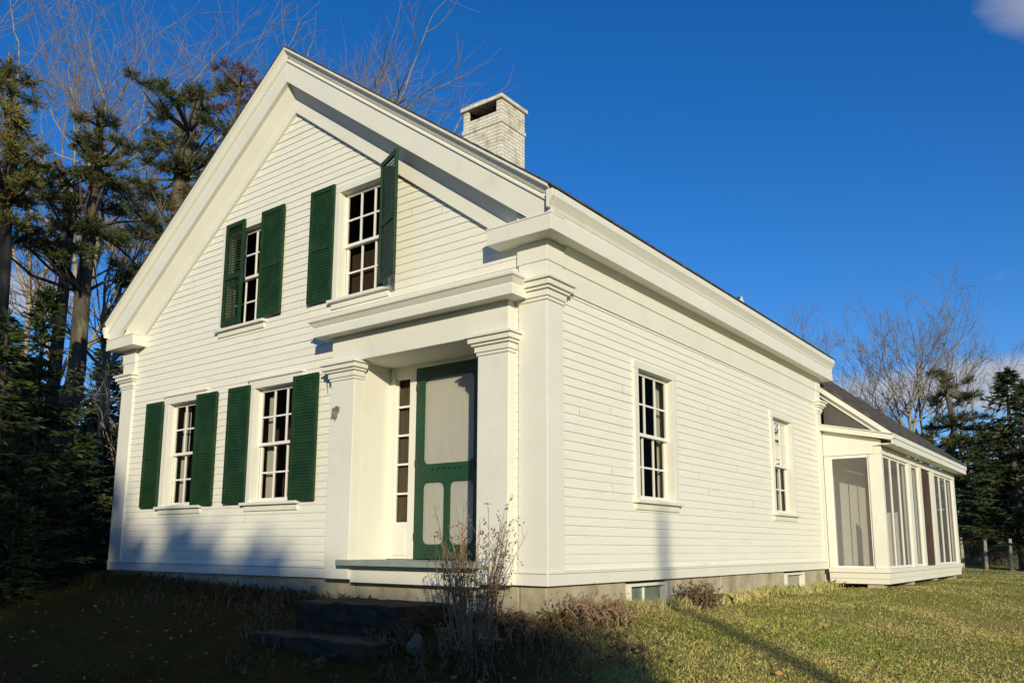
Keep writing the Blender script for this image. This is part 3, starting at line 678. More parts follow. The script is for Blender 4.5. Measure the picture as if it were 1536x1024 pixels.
mb.build('porch_eave', M['trim'], house, bevel=.003)
# screens (frame + mesh)
def pscreen(y0, y1, nm):
    mb = MB(); x = PX-.035
    w_ = (y1-y0)/nm
    for i in range(nm+1):
        y = y0+i*w_; mb.box(x-.025, x+.005, max(y0, y-.02), min(y1, y+.02), .016, 1.895)
    mb.box(x-.024, x+.004, y0+.02, y1-.02, .0165, .055); mb.box(x-.024, x+.004, y0+.02, y1-.02, 1.86, 1.8945)
    s = mb.build('porch_screen', M['trim2'], house)
    MB().add([(x-.01, y0, .03), (x-.01, y1, .03), (x-.01, y1, 1.88), (x-.01, y0, 1.88)], [(0,1,2,3)]).build('insect_mesh', M['mesh'], s)
pscreen(PY+.131, 10.349, 3); pscreen(10.621, 11.279, 1); pscreen(12.781, PE-.221, 3)
mb = MB(); mb.box(.136, PX-.201, PY+.02, PY+.045, .0165, .05); mb.box(.136, PX-.201, PY+.02, PY+.045, 1.85, 1.8945)
mb.box(.136, .165, PY+.02, PY+.045, .05, 1.85); mb.box(PX-.23, PX-.201, PY+.02, PY+.045, .05, 1.85)
s = mb.build('porch_screen', M['trim2'], house)
MB().add([(.136, PY+.03, .03), (PX-.2, PY+.03, .03), (PX-.2, PY+.03, 1.87), (.136, PY+.03, 1.87)], [(0,1,2,3)]).build('insect_mesh', M['mesh'], s)
MB().box(PX-.07, PX-.03, 11.52, 12.40, .02, 1.86).build('porch_door', M['interior'], house, bevel=.004)
MB().box(.45, .82, 9.9, 9.93, .02, .98).build('leaning_board', M['trim'], house)
MB().box(.0, PX-.15, 11.2, 11.25, .02, 1.9).build('porch_partition', M['shingle'], house)
# small dormer on the wing roof, its gable just clears the main eave
dz = 5.62; dy = 10.2; dx_ = -2.0
mb = MB(); mb.prism([(-.56, -.50), (.56, -.50), (0, .045)], (0,1,0), (0,0,1), (dx_, dy, dz-.04), (dx_-.011, dy, dz-.04)); mb.prism([(-.42, -.42), (.42, -.42), (0, 0)], (0,1,0), (0,0,1), (dx_-.03, dy, dz-.05), (dx_-1.6, dy, dz-.05)); mb.box(dx_-1.2, dx_, dy-.40, dy+.40, dz-1.4, dz-.48)
dm = mb.build('dormer', M['trim'], house)
mb = MB(); mb.prism([(-.56, -.54), (0, .005), (.56, -.54), (.56, -.51), (0, .035), (-.56, -.51)], (0,1,0), (0,0,1), (dx_-.012, dy, dz-.04), (dx_-1.6, dy, dz-.04)); mb.build('dormer_roof', M['roof'], dm)

# ---------------------------------------------------------------- stone steps
def stone(name, x0, x1, y0, y1, z0, z1, seed, lab):
    bm = bmesh.new(); bmesh.ops.create_cube(bm, size=1); bmesh.ops.subdivide_edges(bm, edges=bm.edges, cuts=7, use_grid_fill=True)
    r = random.Random(seed)
    for v in bm.verts:
        p = Vector((x0+(v.co.x+.5)*(x1-x0), y0+(v.co.y+.5)*(y1-y0), z0+(v.co.z+.5)*(z1-z0)))
        p += Vector((r.gauss(0, .012), r.gauss(0, .012), r.gauss(0, .007))); v.co = p
    me = bpy.data.meshes.new(name); bm.to_mesh(me); bm.free(); me.materials.append(M['stone'])
    ob = bpy.data.objects.new(name, me); col.objects.link(ob)
    c = Vector(((x0+x1)/2, (y0+y1)/2, z0)); me.transform(Matrix.Translation(-c)); ob.location = c
    m = ob.modifiers.new('bevel', 'BEVEL'); m.width = .02; m.segments = 2; m.limit_method = 'ANGLE'; m.angle_limit = R(50)
    tag(ob, lab, 'step', 'granite steps at the front door'); return ob
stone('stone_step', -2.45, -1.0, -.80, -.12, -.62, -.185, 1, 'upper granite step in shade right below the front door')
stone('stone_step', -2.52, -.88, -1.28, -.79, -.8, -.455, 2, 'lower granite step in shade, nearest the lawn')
def rock(name, c, r, seed, m, lab, cat, group=None, sq=.7):
    bm = bmesh.new(); bmesh.ops.create_icosphere(bm, subdivisions=3, radius=1); rr = random.Random(seed)
    ph = [rr.uniform(0, 6) for _ in range(6)]
    for v in bm.verts:
        n_ = 1+.16*math.sin(3*v.co.x+ph[0])*math.sin(2.6*v.co.y+ph[1])+.10*math.sin(5*v.co.z+ph[2]+2*v.co.x)
        v.co = Vector((v.co.x*r[0], v.co.y*r[1], v.co.z*r[2]))*n_
    me = bpy.data.meshes.new(name); bm.to_mesh(me); bm.free(); me.materials.append(m); me.polygons.foreach_set('use_smooth', [True]*len(me.polygons))
    ob = bpy.data.objects.new(name, me); col.objects.link(ob); ob.location = c; return tag(ob, lab, cat, group)
rock('pale_rock', (-.62, -1.02, float(gh(-.62, -1.02))+.05), (.07, .07, .10), 4, M['plastic'], 'small pale upright rock on the ground right of the lower step', 'rock')
rock('flat_stone', (1.0, -.35, float(gh(1.0, -.35))+.01), (.12, .08, .02), 5, M['plastic'], 'small flat pale stone lying at the shadow edge on the lawn', 'rock')

# ================================================================= vegetation
def at(px, py, D):
    """a point D metres (measured on the ground) from the photographer, in the direction of that spot"""
    d = pxdir(px, py); h = math.hypot(d.x, d.y); return CAM+d*(D/h)
def unit(v): return v/np.maximum(1e-9, np.linalg.norm(v, axis=-1, keepdims=True))
def tris(P, Dv, Ln, Wd, g):
    """thin leaf quads: bases P, directions Dv, lengths, widths (numpy), random roll"""
    n_ = len(P); Dv = unit(Dv); r = unit(g.normal(size=(n_, 3))); S = unit(np.cross(Dv, r))*Wd[:, None]*.5
    tip = P+Dv*Ln[:, None]; mid = P+Dv*(Ln*.55)[:, None]
    V = np.stack([P-S*.35, P+S*.35, mid+S, tip, mid-S], 1).reshape(-1, 3)
    Fq = (np.arange(n_)*5)[:, None]+np.array([[0, 1, 2, 3, 4]]); return V, Fq
def leafmesh(name, parts, m):
    V = []; Fc = []; o = 0
    for v, f in parts: V.append(v); Fc.append(f+o); o += len(v)
    return fast_mesh(name, np.concatenate(V), np.concatenate(Fc), m)

def spruce_mesh(seed, H, Rb, dens=1.0, leaf=.22, z0=.12, needle=None):
    g = np.random.default_rng(seed); tr = MB()
    tr.tube([(0, 0, -.3), (.02, 0, H*.3), (-.02, .02, H*.7), (0, 0, H)], [H*.016+.03, H*.012+.02, H*.007+.01, .008], 8)
    parts = []; z = H*z0+.1
    while z < H*.985:
        t = (z-H*z0)/(H*(1-z0)); rad = Rb*(1-t)**.85*(.82+.36*g.random())
        if t < .12: rad *= .75+2*t
        nb = max(4, int(7*(1-t)+3))
        for b in range(nb):
            if g.random() < .12: continue
            az = g.random()*6.283; ln = max(.12, rad*g.uniform(.62, 1.15)); dr = g.uniform(-.05, .28)-.35*(t > .75)
            dirh = np.array([math.cos(az), math.sin(az), 0]); m = max(3, int(ln*9*dens)); s = np.linspace(.10, 1, m)
            sp = np.array([0, 0, z])+dirh*(s*ln)[:, None]+np.array([0, 0, 1.0])*((-dr*s*ln+.16*ln*s**2.4)[:, None])
            if ln > .5: tr.tube([tuple(sp[0]*[.2, .2, 1]), tuple(sp[m//2]), tuple(sp[-1])], [.012+.012*ln, .012, .004], 3, cap=False)
            k = 5; P = np.repeat(sp, k, 0); fw_ = np.gradient(sp, axis=0); fw_ = np.repeat(unit(fw_), k, 0)
            sd_ = np.cross(fw_, [0, 0, 1.0])*g.choice([-1, 1], len(P))[:, None]
            dv = fw_*g.uniform(.3, 1.1, (len(P), 1))+sd_*g.uniform(.2, 1.1, (len(P), 1))+np.array([0, 0, 1])*g.uniform(-.75, .25, (len(P), 1))
            lw = leaf*(.6+.8*g.random(len(P)))*np.clip(1.25-.6*np.repeat(s, k), .5, 1.2)
            parts.append(tris(P+g.normal(0, .02, P.shape), dv, lw, lw*.26, g))
        z += max(.09, (H*.036)*(1-.55*t))/max(.6, dens**.5)*g.uniform(.7, 1.2)
    up = np.tile([[0, 0, H*.97]], (12, 1)); parts.append(tris(up, np.array([0, 0, 1.0])+g.normal(0, .35, (12, 3)), np.full(12, leaf*1.3), np.full(12, leaf*.25), g))
    tb = tr.build('trunk', M['bark'], None, smooth=True, recalc=False); me_t = tb.data; bpy.data.objects.remove(tb)
    return me_t, leafmesh('crown', parts, needle or M['spruce'])
def plant(name, meshes, loc, rz, sc, lab, cat, group=None):
    e_ = empty(name, loc, lab, cat, group, rz); e_.scale = sc if hasattr(sc, '__len__') else (sc, sc, sc)
    for nm, me in meshes: link(nm, me, e_)
    return e_

def pine(name, trunk, rads, clumps, lab, crown_mat, leaf=.12, dens=1.0, seed=1, group=None, limb_r=.04, bark='bark', flat=.36, cat='pine tree', drop=.2):
    g = np.random.default_rng(seed); tk = MB(); base = Vector(trunk[0])
    pts = [Vector(p) for p in trunk]; tk.tube([p-base for p in pts], rads, 9)
    parts = []
    loose = []
    for c, r in clumps:
        loose.append((Vector(c), r*.56))
        for _ in range(2):
            a_ = g.random()*6.283; q_ = r*g.uniform(.6, 1.25); loose.append((Vector(c)+Vector((math.cos(a_)*q_, math.sin(a_)*q_, g.normal(-.05, .34)*r)), r*g.uniform(.26, .50)))
    for c, r in loose:
        c = Vector(c); best = min(pts, key=lambda p: (p-(c-Vector((0, 0, r*.8)))).length)
        d = c-best
        mid = best+d*.5+Vector(g.normal(0, .045*d.length+.02, 3))
        rr_ = min(.03+.018*d.length, limb_r)
        tk.tube([best-base, mid-base, c-base], [rr_, rr_*.7, rr_*.3], 5)
        nt_ = int(98*dens*max(.22, r)**1.7/.5)
        # sprigs: short shoots radiating in a flattened lumpy pad
        u = unit(g.normal(size=(nt_, 3))); rad = r*g.random((nt_, 1))**.45; ph = g.uniform(0, 6, 3)
        lump = 1+.35*np.sin(3*u[:, :1]+ph[0])*np.sin(4*u[:, 1:2]+ph[1])
        C = np.array(c-base)+u*rad*lump*np.array([1, 1, flat]); C[:, 2] -= .22*(rad[:, 0]**2)/max(r, .1)+g.normal(0, .03, nt_)
        for i in range(0, nt_, max(1, nt_//5)):
            q_ = Vector(C[i]); tk.tube([c-base, (c-base)*.5+q_*.5+Vector((0, 0, .04)), q_], [.014, .009, .004], 3, cap=False)
        k = 16; P = np.repeat(C, k, 0); od = unit(u*np.array([1, 1, .35])+np.array([0, 0, .30])); dv = np.repeat(od, k, 0)+g.normal(0, .62, (len(P), 3))
        ln = leaf*g.uniform(.5, 1.1, len(P)); parts.append(tris(P+np.repeat(od, k, 0)*g.uniform(-.08, .1, (len(P), 1)), dv, ln, ln*.06+.007, g))
    e_ = empty(name, base, lab, cat, group)
    o = tk.build('trunk', M[bark], None, smooth=True, recalc=False); o.parent = e_
    link('crown', leafmesh('crown', parts, crown_mat), e_); return e_

def grow(tk, tw, p, d, ln, r, lev, g, droop=0.0, spread=.5, kmin=3):
    """recursive bare branching"""
    n_ = 4; pts = [p]; q = p.copy(); dd = d.copy()
    for i in range(n_):
        dd = (dd+Vector(g.normal(0, .11, 3))+Vector((0, 0, .05-droop))).normalized(); q = q+dd*(ln/n_); pts.append(q.copy())
    rad = [r*(1-.42*i/n_) for i in range(n_+1)]
    tgt = tk if r > .022 else tw
    tgt.tube(pts, rad, 7 if r > .06 else (4 if r > .022 else 3), cap=False)
    if lev <= 0: return
    nb = int(g.integers(2, 5)) if lev > 1 else int(g.integers(2, 5))
    for b in range(nb):
        t = .35+.65*(b+1)/nb if b < nb-1 else 1.0
        i = min(n_-1, int(t*n_-.001)); f = t*n_-i; bp_ = pts[i].lerp(pts[i+1], min(1, f))
        ax_ = Vector(g.normal(0, 1, 3)); ax_ = (ax_-dd*ax_.dot(dd)).normalized()
        a = g.uniform(.45, 1.25)*spread if b < nb-1 else g.uniform(.1, .35)
        nd = (dd*math.cos(a)+ax_*math.sin(a)).normalized()
        grow(tk, tw, bp_, nd, ln*g.uniform(.55, .85), max(.0065, r*.60*g.uniform(.7, 1.0)) if b < nb-1 else r*.58, lev-1, g, droop, spread)
def bare_tree(name, loc, H, r, seed, lab, levels=5, lean=(0, 0), spread=.85, group=None, bark='palebark', forks=None, trunk_frac=.35):
    g = np.random.default_rng(seed); tk, tw = MB(), MB()
    d = Vector((lean[0], lean[1], 1)).normalized(); top_ = d*(H*trunk_frac)
    tk.tube([Vector((0, 0, -.3)), top_*.5+Vector((.05, 0, 0)), top_], [r*1.15, r*.95, r*.8], 9, cap=False)
    for f in (forks or [(.3, .1, 1), (-.35, .2, 1), (.05, -.4, 1), (0, 0, 1)]):
        fd = (Vector(f)+Vector(g.normal(0, .06, 3))).normalized(); grow(tk, tw, top_.copy(), fd, H*.25*g.uniform(.85, 1.15), r*.68, levels, g, 0, spread)
    e_ = empty(name, loc, lab, 'bare tree', group)
    o = tk.build('trunk', M[bark], None, smooth=True, recalc=False); o.parent = e_
    o = tw.build('twigs', M['twig'], None, smooth=True, recalc=False); o.parent = e_; return e_
def ground_at(px, D):
    p = at(px, 800, D); return Vector((p.x, p.y, float(gh(p.x, p.y))))

# ---- left of the house
def P_(l): return [at(*q) for q in l]
def C_(l, D, jit, seed, sc=1.0):
    r = random.Random(seed); return [(at(px, py, D+r.uniform(-jit, jit)), rpx*D/1060*sc) for px, py, rpx in l]
b1 = ground_at(80, 16.5)
pine('pine_tree', [b1]+P_([(97, 640, 16.6), (115, 560, 16.7), (124, 440, 16.9), (136, 340, 17), (146, 250, 17.1), (150, 190, 17.2), (154, 150, 17.3)]), [.19, .175, .16, .14, .12, .09, .07, .04],
     C_([(150, 172, 22), (147, 205, 26), (118, 215, 20), (203, 223, 30), (180, 245, 24), (132, 264, 34), (84, 290, 30), (152, 310, 34), (190, 300, 26), (203, 350, 30), (178, 396, 26), (104, 335, 26), (55, 362, 24), (122, 375, 34), (30, 360, 16), (150, 350, 26), (230, 330, 26), (172, 275, 26)], 17, 1.3, 4),
     'tall pine with a leaning lichen spotted trunk nearest the left house corner', M['pine'], seed=2, dens=1.7)
b2 = ground_at(66, 18)
pine('pine_tree', [b2]+P_([(76, 620, 18), (88, 500, 18.1), (97, 420, 18.1), (103, 350, 18.2), (100, 300, 18.3), (88, 240, 18.4)]), [.14, .13, .12, .11, .10, .08, .05],
     C_([(70, 300, 22), (60, 270, 20), (40, 372, 22), (90, 365, 24), (110, 300, 24), (75, 345, 18)], 18.3, 1.2, 6),
     'slimmer straight pine trunk with few clumps, second from the left house corner', M['pine'], seed=3, dens=1.5)
b3 = ground_at(255, 21)
pine('pine_tree', [b3]+P_([(265, 380, 21), (272, 270, 21.2), (284, 200, 21.3), (300, 140, 21.5)]), [.25, .22, .2, .15, .08],
     C_([(223, 125, 24), (243, 160, 28), (300, 137, 32), (340, 130, 30), (262, 150, 24), (254, 213, 30), (284, 198, 30), (270, 330, 28), (250, 360, 26), (238, 400, 26), (222, 432, 24), (285, 290, 28), (200, 425, 24), (212, 470, 22), (180, 470, 20), (190, 510, 20), (325, 190, 30), (223, 284, 30), (274, 250, 32), (244, 300, 30), (300, 240, 30), (215, 320, 24), (330, 235, 28), (250, 250, 26), (200, 270, 22)], 21, 1.5, 8),
     'broad dark pine rising behind the left roof slope of the house', M['pine'], seed=5, dens=1.9)
b4 = ground_at(-6, 15)
pine('cedar_tree', [b4]+P_([(2, 470, 15), (8, 380, 15), (10, 300, 15.1), (14, 220, 15.2), (16, 120, 15.2), (14, 80, 15.2)]), [.105, .10, .095, .09, .07, .04, .02],
     C_([(16, 105, 20), (22, 140, 24), (5, 160, 26), (24, 190, 26), (8, 220, 26), (22, 245, 24), (5, 265, 24), (46, 275, 14), (40, 300, 12), (12, 300, 20), (-20, 200, 40), (-30, 280, 40), (-15, 120, 34), (20, 330, 14), (50, 250, 10)], 15, .9, 9),
     'golden green cedar with a thin dark trunk at the left edge of the photo', M['cedar'], leaf=.10, dens=2.0, seed=7, flat=.9, cat='cedar tree')
russet = C_([(352, 98, 20), (372, 112, 24), (345, 120, 18), (385, 128, 20), (360, 150, 22), (338, 160, 18)], 24.5, 1.2, 12)
b5 = ground_at(345, 24.5)
pine('oak_tree', [b5]+P_([(350, 300, 24.5), (354, 200, 24.5), (360, 130, 24.5)]), [.2, .16, .12, .05], russet, 'oak still holding russet leaves just left of the roof peak', M['oakleaf'], leaf=.11, dens=1.3, seed=15, flat=.9, cat='oak tree')

g1 = ground_at(285, 27); H1 = 17.5
bare_tree('bare_tree', g1, H1, .24, 21, 'big bare tree with pale limbs above the left roof slope', levels=5, spread=.9, forks=[(-.30, -.18, 1), (-.02, 0, 1), (.42, .25, .95), (.22, .12, 1), (.62, .4, .75)], trunk_frac=.42)
g2 = ground_at(95, 24)
bare_tree('bare_tree', g2, 15.5, .12, 33, 'bare tree with fine twigs behind the two left pine trunks', levels=5, spread=.85, forks=[(-.4, -.2, 1), (.1, 0, 1), (.42, .2, 1), (-.1, .1, 1)], trunk_frac=.42)
g3 = ground_at(10, 27)
bare_tree('bare_tree', g3, 16.5, .10, 44, 'bare tree showing above the golden cedar at the upper left', levels=5, spread=.8, forks=[(.3, .1, 1), (-.2, .1, 1), (.05, 0, 1)], trunk_frac=.45)
g4 = ground_at(475, 34)
bare_tree('bare_tree', g4, 19.2, .18, 55, 'bare tree whose hazy twigs show over the roof right of the peak', levels=6, spread=.75, forks=[(.2, .1, 1), (-.3, -.1, 1), (0, 0, 1)], trunk_frac=.45)
g5 = ground_at(172, 17)
bare_tree('bare_shrub', g5, 5.4, .07, 66, 'grey leafless shrub close beside the left house corner', levels=5, spread=.9, bark='twig', forks=[(.3, .2, 1), (-.4, -.1, 1), (0, 0, 1), (-.1, .3, 1), (-.6, 0, .8)], trunk_frac=.12)

for px, D, H, sd, lab, fk in ((140, 21, 9.5, 81, 'thin bare tree between the pines and the house corner', [(-.3, 0, 1), (.3, .1, 1), (0, 0, 1)]), (60, 30, 15, 82, 'slender bare tree far back between the pine trunks', [(-.3, 0, 1), (.25, .1, 1), (0, 0, 1)]), (200, 30, 15.5, 83, 'bare tree behind the broad dark pine', [(-.35, -.1, 1), (.3, .1, 1), (0, 0, 1)])):
    bare_tree('bare_tree', ground_at(px, D), H, .12, sd, lab, levels=5, spread=.8, forks=fk, group='bare trees left of the house', trunk_frac=.3)
SP = [spruce_mesh(100, 6.0, 1.75, 1.0, .2), spruce_mesh(101, 7.0, 1.7, 1.0, .22), spruce_mesh(102, 5.0, 1.6, 1.0, .18, z0=.02)]
def spruce(px, D, H, k, lab, wide=1.0, rz=None, group=None):
    me = SP[k]; h0 = (6.0, 7.0, 5.0)[k]; s = H/h0
    return plant('spruce_tree', [('trunk', me[0]), ('crown', me[1])], ground_at(px, D), rz if rz is not None else px*.37, (s*wide, s*wide, s), lab, 'spruce tree', group)
LG = 'dark spruces left of the house'
spruce(168, 22, 5.6, 0, 'dark spruce right behind the left corner of the house', 1.1, group=LG)
spruce(132, 28, 6.6, 1, 'tall thin spruce far back left of the house corner', 1.0, group=LG)
spruce(95, 32, 6.0, 0, 'spruce far back between the two left pine trunks', 1.3, group=LG)
spruce(2, 30, 6.4, 1, 'spruce far back at the left edge', 1.3, group=LG)
spruce(90, 14.0, 1.7, 2, 'knee high bushy spruce in front of the left pine trunks', 1.3, group=LG)
spruce(20, 12.8, 1.9, 2, 'bushy young spruce in the shade at the left edge of the lawn', 1.3, group=LG)
spruce(36, 15, 4.7, 0, 'pointed dark spruce at the left edge in front of the pine trunks', .95, group=LG)
spruce(-22, 13.5, 4.1, 1, 'dark spruce cut by the left edge of the photo', 1.3, group=LG)
spruce(118, 15.2, 2.3, 2, 'low dark spruce beside the left house corner', 1.2, group=LG)
spruce(150, 19.5, 3.0, 2, 'low spruce half hidden by the left corner post of the house', 1.2, group=LG)
spruce(64, 20, 3.4, 2, 'low broad spruce between the pine trunks', 1.3, group=LG)
spruce(12, 19, 4.2, 2, 'broad spruce behind the pointed one at the left edge', 1.4, group=LG)
spruce(125, 24, 3.9, 2, 'farther spruce seen between the pines and the house', 1.3, group=LG)
spruce(60, 26, 4.4, 2, 'farthest dark spruce at the far left', 1.4, group=LG)

# ---- right, beyond the lawn
RGp = 'dark spruces beyond the right lawn'
for px, D, H, k, wd, lab in ((1532, 29, 6.1, 0, 1.25, 'tallest dark spruce at the right edge of the photo'), (1492, 33, 4.9, 1, 1.35, 'dark spruce just left of the tall one at the right edge'), (1462, 35, 4.7, 0, 1.45, 'full green spruce right of the porch roof end'),
                             (1556, 34, 6.5, 1, 1.4, 'dark spruce partly cut by the right edge'), (1480, 40, 5.2, 1, 1.5, 'spruce standing back between two nearer spruces on the right'), (1436, 41, 4.8, 0, 1.6, 'spruce rising behind the far end of the porch roof'), (1512, 41, 5.8, 0, 1.6, 'rear spruce behind the right edge spruces'),
                             (1400, 44, 5.8, 2, 1.4, 'spruce hidden low behind the middle of the porch roof'), (1352, 46, 5.6, 2, 1.4, 'small spruce low behind the porch roof near the house')):
    spruce(px, D, H, k, lab, wd, group=RGp)
BG = 'bare trees behind the porch roof'
for px, D, H, s, lab, fk in ((1376, 37, 10.2, 71, 'pale trunked bare tree rising from behind the porch roof', [(-.2, 0, 1), (.15, .05, 1), (.0, 0, 1)]), (1398, 38, 10.6, 72, 'taller pale bare tree just right of the first, behind the porch roof', [(.1, 0, 1), (-.15, 0, 1), (.4, 0, 1)]),
                             (1345, 41, 8.6, 73, 'thin bare tree nearest the house end behind the porch roof', [(-.3, 0, 1), (.2, 0, 1), (0, 0, 1)]), (1455, 43, 9.2, 74, 'bare tree among the spruces right of the pine', [(.35, 0, 1), (-.3, 0, 1), (.7, 0, .8)]),
                             (1215, 47, 11.6, 75, 'distant bare tree whose top clears the eave end', [(-.2, 0, 1), (.2, 0, 1), (0, 0, 1)]), (1312, 46, 7.4, 76, 'small bare tree low against the house end', [(-.3, 0, 1), (.3, 0, 1)]), (1362, 44, 8.8, 77, 'bare tree with fine reddish twigs behind the pale trunks', [(-.4, 0, 1), (.3, 0, 1), (0, 0, 1)])):
    bare_tree('bare_tree', ground_at(px, D), H, .10, s, lab, levels=5, spread=.75, forks=fk, group=BG, trunk_frac=.40)
pb = ground_at(1420, 36)
pine('pine_tree', [pb]+P_([(1424, 690, 36), (1432, 640, 36), (1420, 590, 36), (1412, 555, 36)]), [.17, .15, .12, .08, .03],
     C_([(1410, 562, 14), (1425, 578, 17), (1405, 592, 14), (1440, 600, 20), (1452, 622, 18), (1425, 625, 20), (1468, 640, 16), (1400, 640, 18), (1440, 655, 22), (1415, 668, 18), (1385, 655, 14)], 36, 1.5, 14),
     'ragged pine behind the far end of the porch roof', M['pine'], seed=9, dens=1.1, leaf=.2)
# wire fence at the far side of the lawn
fA, fB = ground_at(1440, 29), ground_at(1690, 26)
fe = empty('wire_fence', fA, 'post and wire fence along the far edge of the lawn below the spruces', 'fence')
nF = 7
for i in range(nF):
    p = fA.lerp(fB, i/(nF-1)); p.z = float(gh(p.x, p.y)); hh = .95+.1*math.sin(i*3)
    MB().tube([p+Vector((0, 0, -.2)), p+Vector((.01, 0, hh*.5)), p+Vector((.02*math.sin(i), 0, hh))], [.06, .055, .05], 7).build('post', M['post'], fe)
mb = MB()
for z in (.35, .62, .86):
    mb.tube([Vector((q.x, q.y, float(gh(q.x, q.y))+z)) for q in (fA.lerp(fB, i/12) for i in range(13))], .005, 3)
mb.build('wire', M['iron'], fe)

# brush along the far lawn edge and along the foundation
def scrub(name, c, rad, H, n_, seed, lab, cat, m='brush', leafy=True, group=None, lean=.35):
    g = np.random.default_rng(seed); st = MB(); parts = []; c = Vector(c)
    for i in range(n_):
        a = g.random()*6.283; r = rad*math.sqrt(g.random()); b = Vector((r*math.cos(a), r*math.sin(a), 0)); b.z = float(gh(c.x+b.x, c.y+b.y))-c.z-.02
        d = Vector((g.normal(0, lean), g.normal(0, lean), 1)).normalized(); h = H*g.uniform(.5, 1.1); t_ = b+d*h
        m_ = b+d*h*.5+Vector(g.normal(0, .04*h, 3)); st.tube([b, m_, t_], [.004+.003*H, .003+.002*H, .0015], 3, cap=False)
        for k in range(3):
            q0 = m_.lerp(t_, g.random()); q1 = q0+Vector(g.normal(0, .16*h, 3))+Vector((0, 0, .12*h)); st.tube([q0, q1], [.003, .001], 3, cap=False)
            if leafy:
                kk = 9; P = np.array(q0)[None]+(np.array(q1)-np.array(q0))[None]*g.random((kk, 1)); ln = g.uniform(.010, .026, kk)*(1+H*.7)
                parts.append(tris(P, g.normal(0, 1, (kk, 3)), ln, ln*.55, g))
    e_ = empty(name, c, lab, cat, group)
    o = st.build('stems', M['weed'] if m == 'weed' else M['twig'], None, recalc=False); o.parent = e_
    if parts: link('leaves', leafmesh('leaves', parts, M[m]), e_)
    return e_
def G(x, y): return (x, y, float(gh(x, y)))
scrub('brown_shrub', G(.27, 2.62), .20, .27, 80, 1, 'low dark brown shrub against the foundation beside the basement window', 'shrub')
sg = 'low brown shrubs in the shade before the front wall'
for i, (x, y, r_, h, lab) in enumerate(((.95, -.75, .5, .34, 'purplish dry shrub at the shade edge right of the house corner'), (.45, -1.15, .45, .30, 'dry shrub in shade in front of the house corner'), (-.25, -1.3, .4, .26, 'low dry shrub between the weeds and the lower step'),
                                  (-3.3, -.35, .45, .34, 'reddish shrub left of the steps against the front wall'), (-4.3, -.5, .5, .28, 'reddish shrub below the right lower window'), (-5.6, -.6, .55, .24, 'low reddish shrub below the left lower window'), (-2.3, -.1, .3, .3, 'reddish shrub behind the upper step under the door sill'), (.15, -.35, .3, .30, 'tan dry shrub right at the foot of the house corner'), (-2.72, -.95, .28, .30, 'dry shrub at the left ends of both granite steps'), (-1.75, -1.45, .5, .20, 'low dry growth along the front edge of the lower granite step'), (-1.0, -.95, .22, .34, 'dry shrub at the right end of the upper granite step'))):
    scrub('dry_shrub', G(x, y), r_*1.1, h*.55, 44, 20+i, lab, 'shrub', group=sg)
for i, (px, D, lab) in enumerate(((1446, 33, 'brown brush below the spruce right of the porch end'), (1478, 32.5, 'brown brush between two fence posts on the right'), (1518, 31, 'brown brush at the fence by the right edge'))):
    scrub('dry_brush', ground_at(px, D), 1.1, 1.1, 150, 50+i, lab, 'brush', group='brown brush along the far fence')
# tall dry weed in front of the right entry pilaster
def weed(c, seed, n_, H, lab):
    g = np.random.default_rng(seed); st = MB(); parts = []; c = Vector(c)
    for i in range(n_):
        a = g.random()*6.283; r = .16*math.sqrt(g.random()); b = Vector((r*math.cos(a), r*math.sin(a), -.02)); d = Vector((math.cos(a)*g.uniform(0, .42)+.05, math.sin(a)*g.uniform(0, .42), 1)).normalized(); h = H*g.uniform(.45, 1.05)
        pts = [b+d*(h*t)+Vector((.05*math.sin(3*t+i), .05*math.cos(2*t+i), 0))*t for t in (0, .33, .66, 1)]
        st.tube(pts, [.0055, .0045, .0035, .0015], 4, cap=False)
        for k in range(9):
            t = g.uniform(.25, 1); j = min(2, int(t*3)); q0 = pts[j].lerp(pts[j+1], t*3-j); q1 = q0+Vector(g.normal(0, .045, 3))+d*.07
            st.tube([q0, q1], [.0025, .001], 3, cap=False)
            kk = 4 if t > .5 else 2; P = np.array(q1)[None]+g.normal(0, .014, (kk, 3)); ln = g.uniform(.012, .03, kk); parts.append(tris(P, g.normal(0, 1, (kk, 3)), ln, ln*.6, g))
    e_ = empty('dry_weed', c, lab, 'weed')
    o = st.build('stalks', M['weed'], None, recalc=False); o.parent = e_; link('seed_heads', leafmesh('seed_heads', parts, M['weedseed']), e_)
weed(G(-.22, -.78), 5, 50, 1.24, 'tall dry weed stalks standing in front of the right entry pilaster')
scrub('tan_weed', G(-.2, -.66), .42, .24, 60, 77, 'tangle of tan dead weeds round the foot of the tall dry stalks', 'weed', m='weed')
scrub('tan_weed', G(.45, .12), .32, .26, 90, 78, 'tan dead weeds against the foundation just round the house corner', 'weed', m='weed')

# ---- grass
def grass(name, X0, n_, hmin, hmax, m, seed, lab, lay=.55, wd=.006):
    g = np.random.default_rng(seed); Z0 = gh(X0[:, 0], X0[:, 1]); P = np.column_stack([X0, Z0-.005])
    dv = np.column_stack([g.normal(0, lay, len(P)), g.normal(0, lay, len(P)), np.ones(len(P))]); ln = g.uniform(hmin, hmax, len(P))
    Dv = unit(dv); r = unit(g.normal(size=(len(P), 3))); S = unit(np.cross(Dv, r))*(wd*g.uniform(.6, 1.4, (len(P), 1)))
    bend = np.column_stack([g.normal(0, .5, len(P)), g.normal(0, .5, len(P)), np.full(len(P), -.25)])*ln[:, None]*.5
    mid = P+Dv*(ln*.55)[:, None]; tip = P+Dv*ln[:, None]+bend
    V = np.stack([P-S, P+S, mid+S*.7, tip, mid-S*.7], 1).reshape(-1, 3); Fq = (np.arange(len(P))*5)[:, None]+np.array([[0, 1, 2, 3, 4]])
    o = link(name, fast_mesh(name, V, Fq, m)); tag(o, lab, 'grass', kind='stuff'); return o
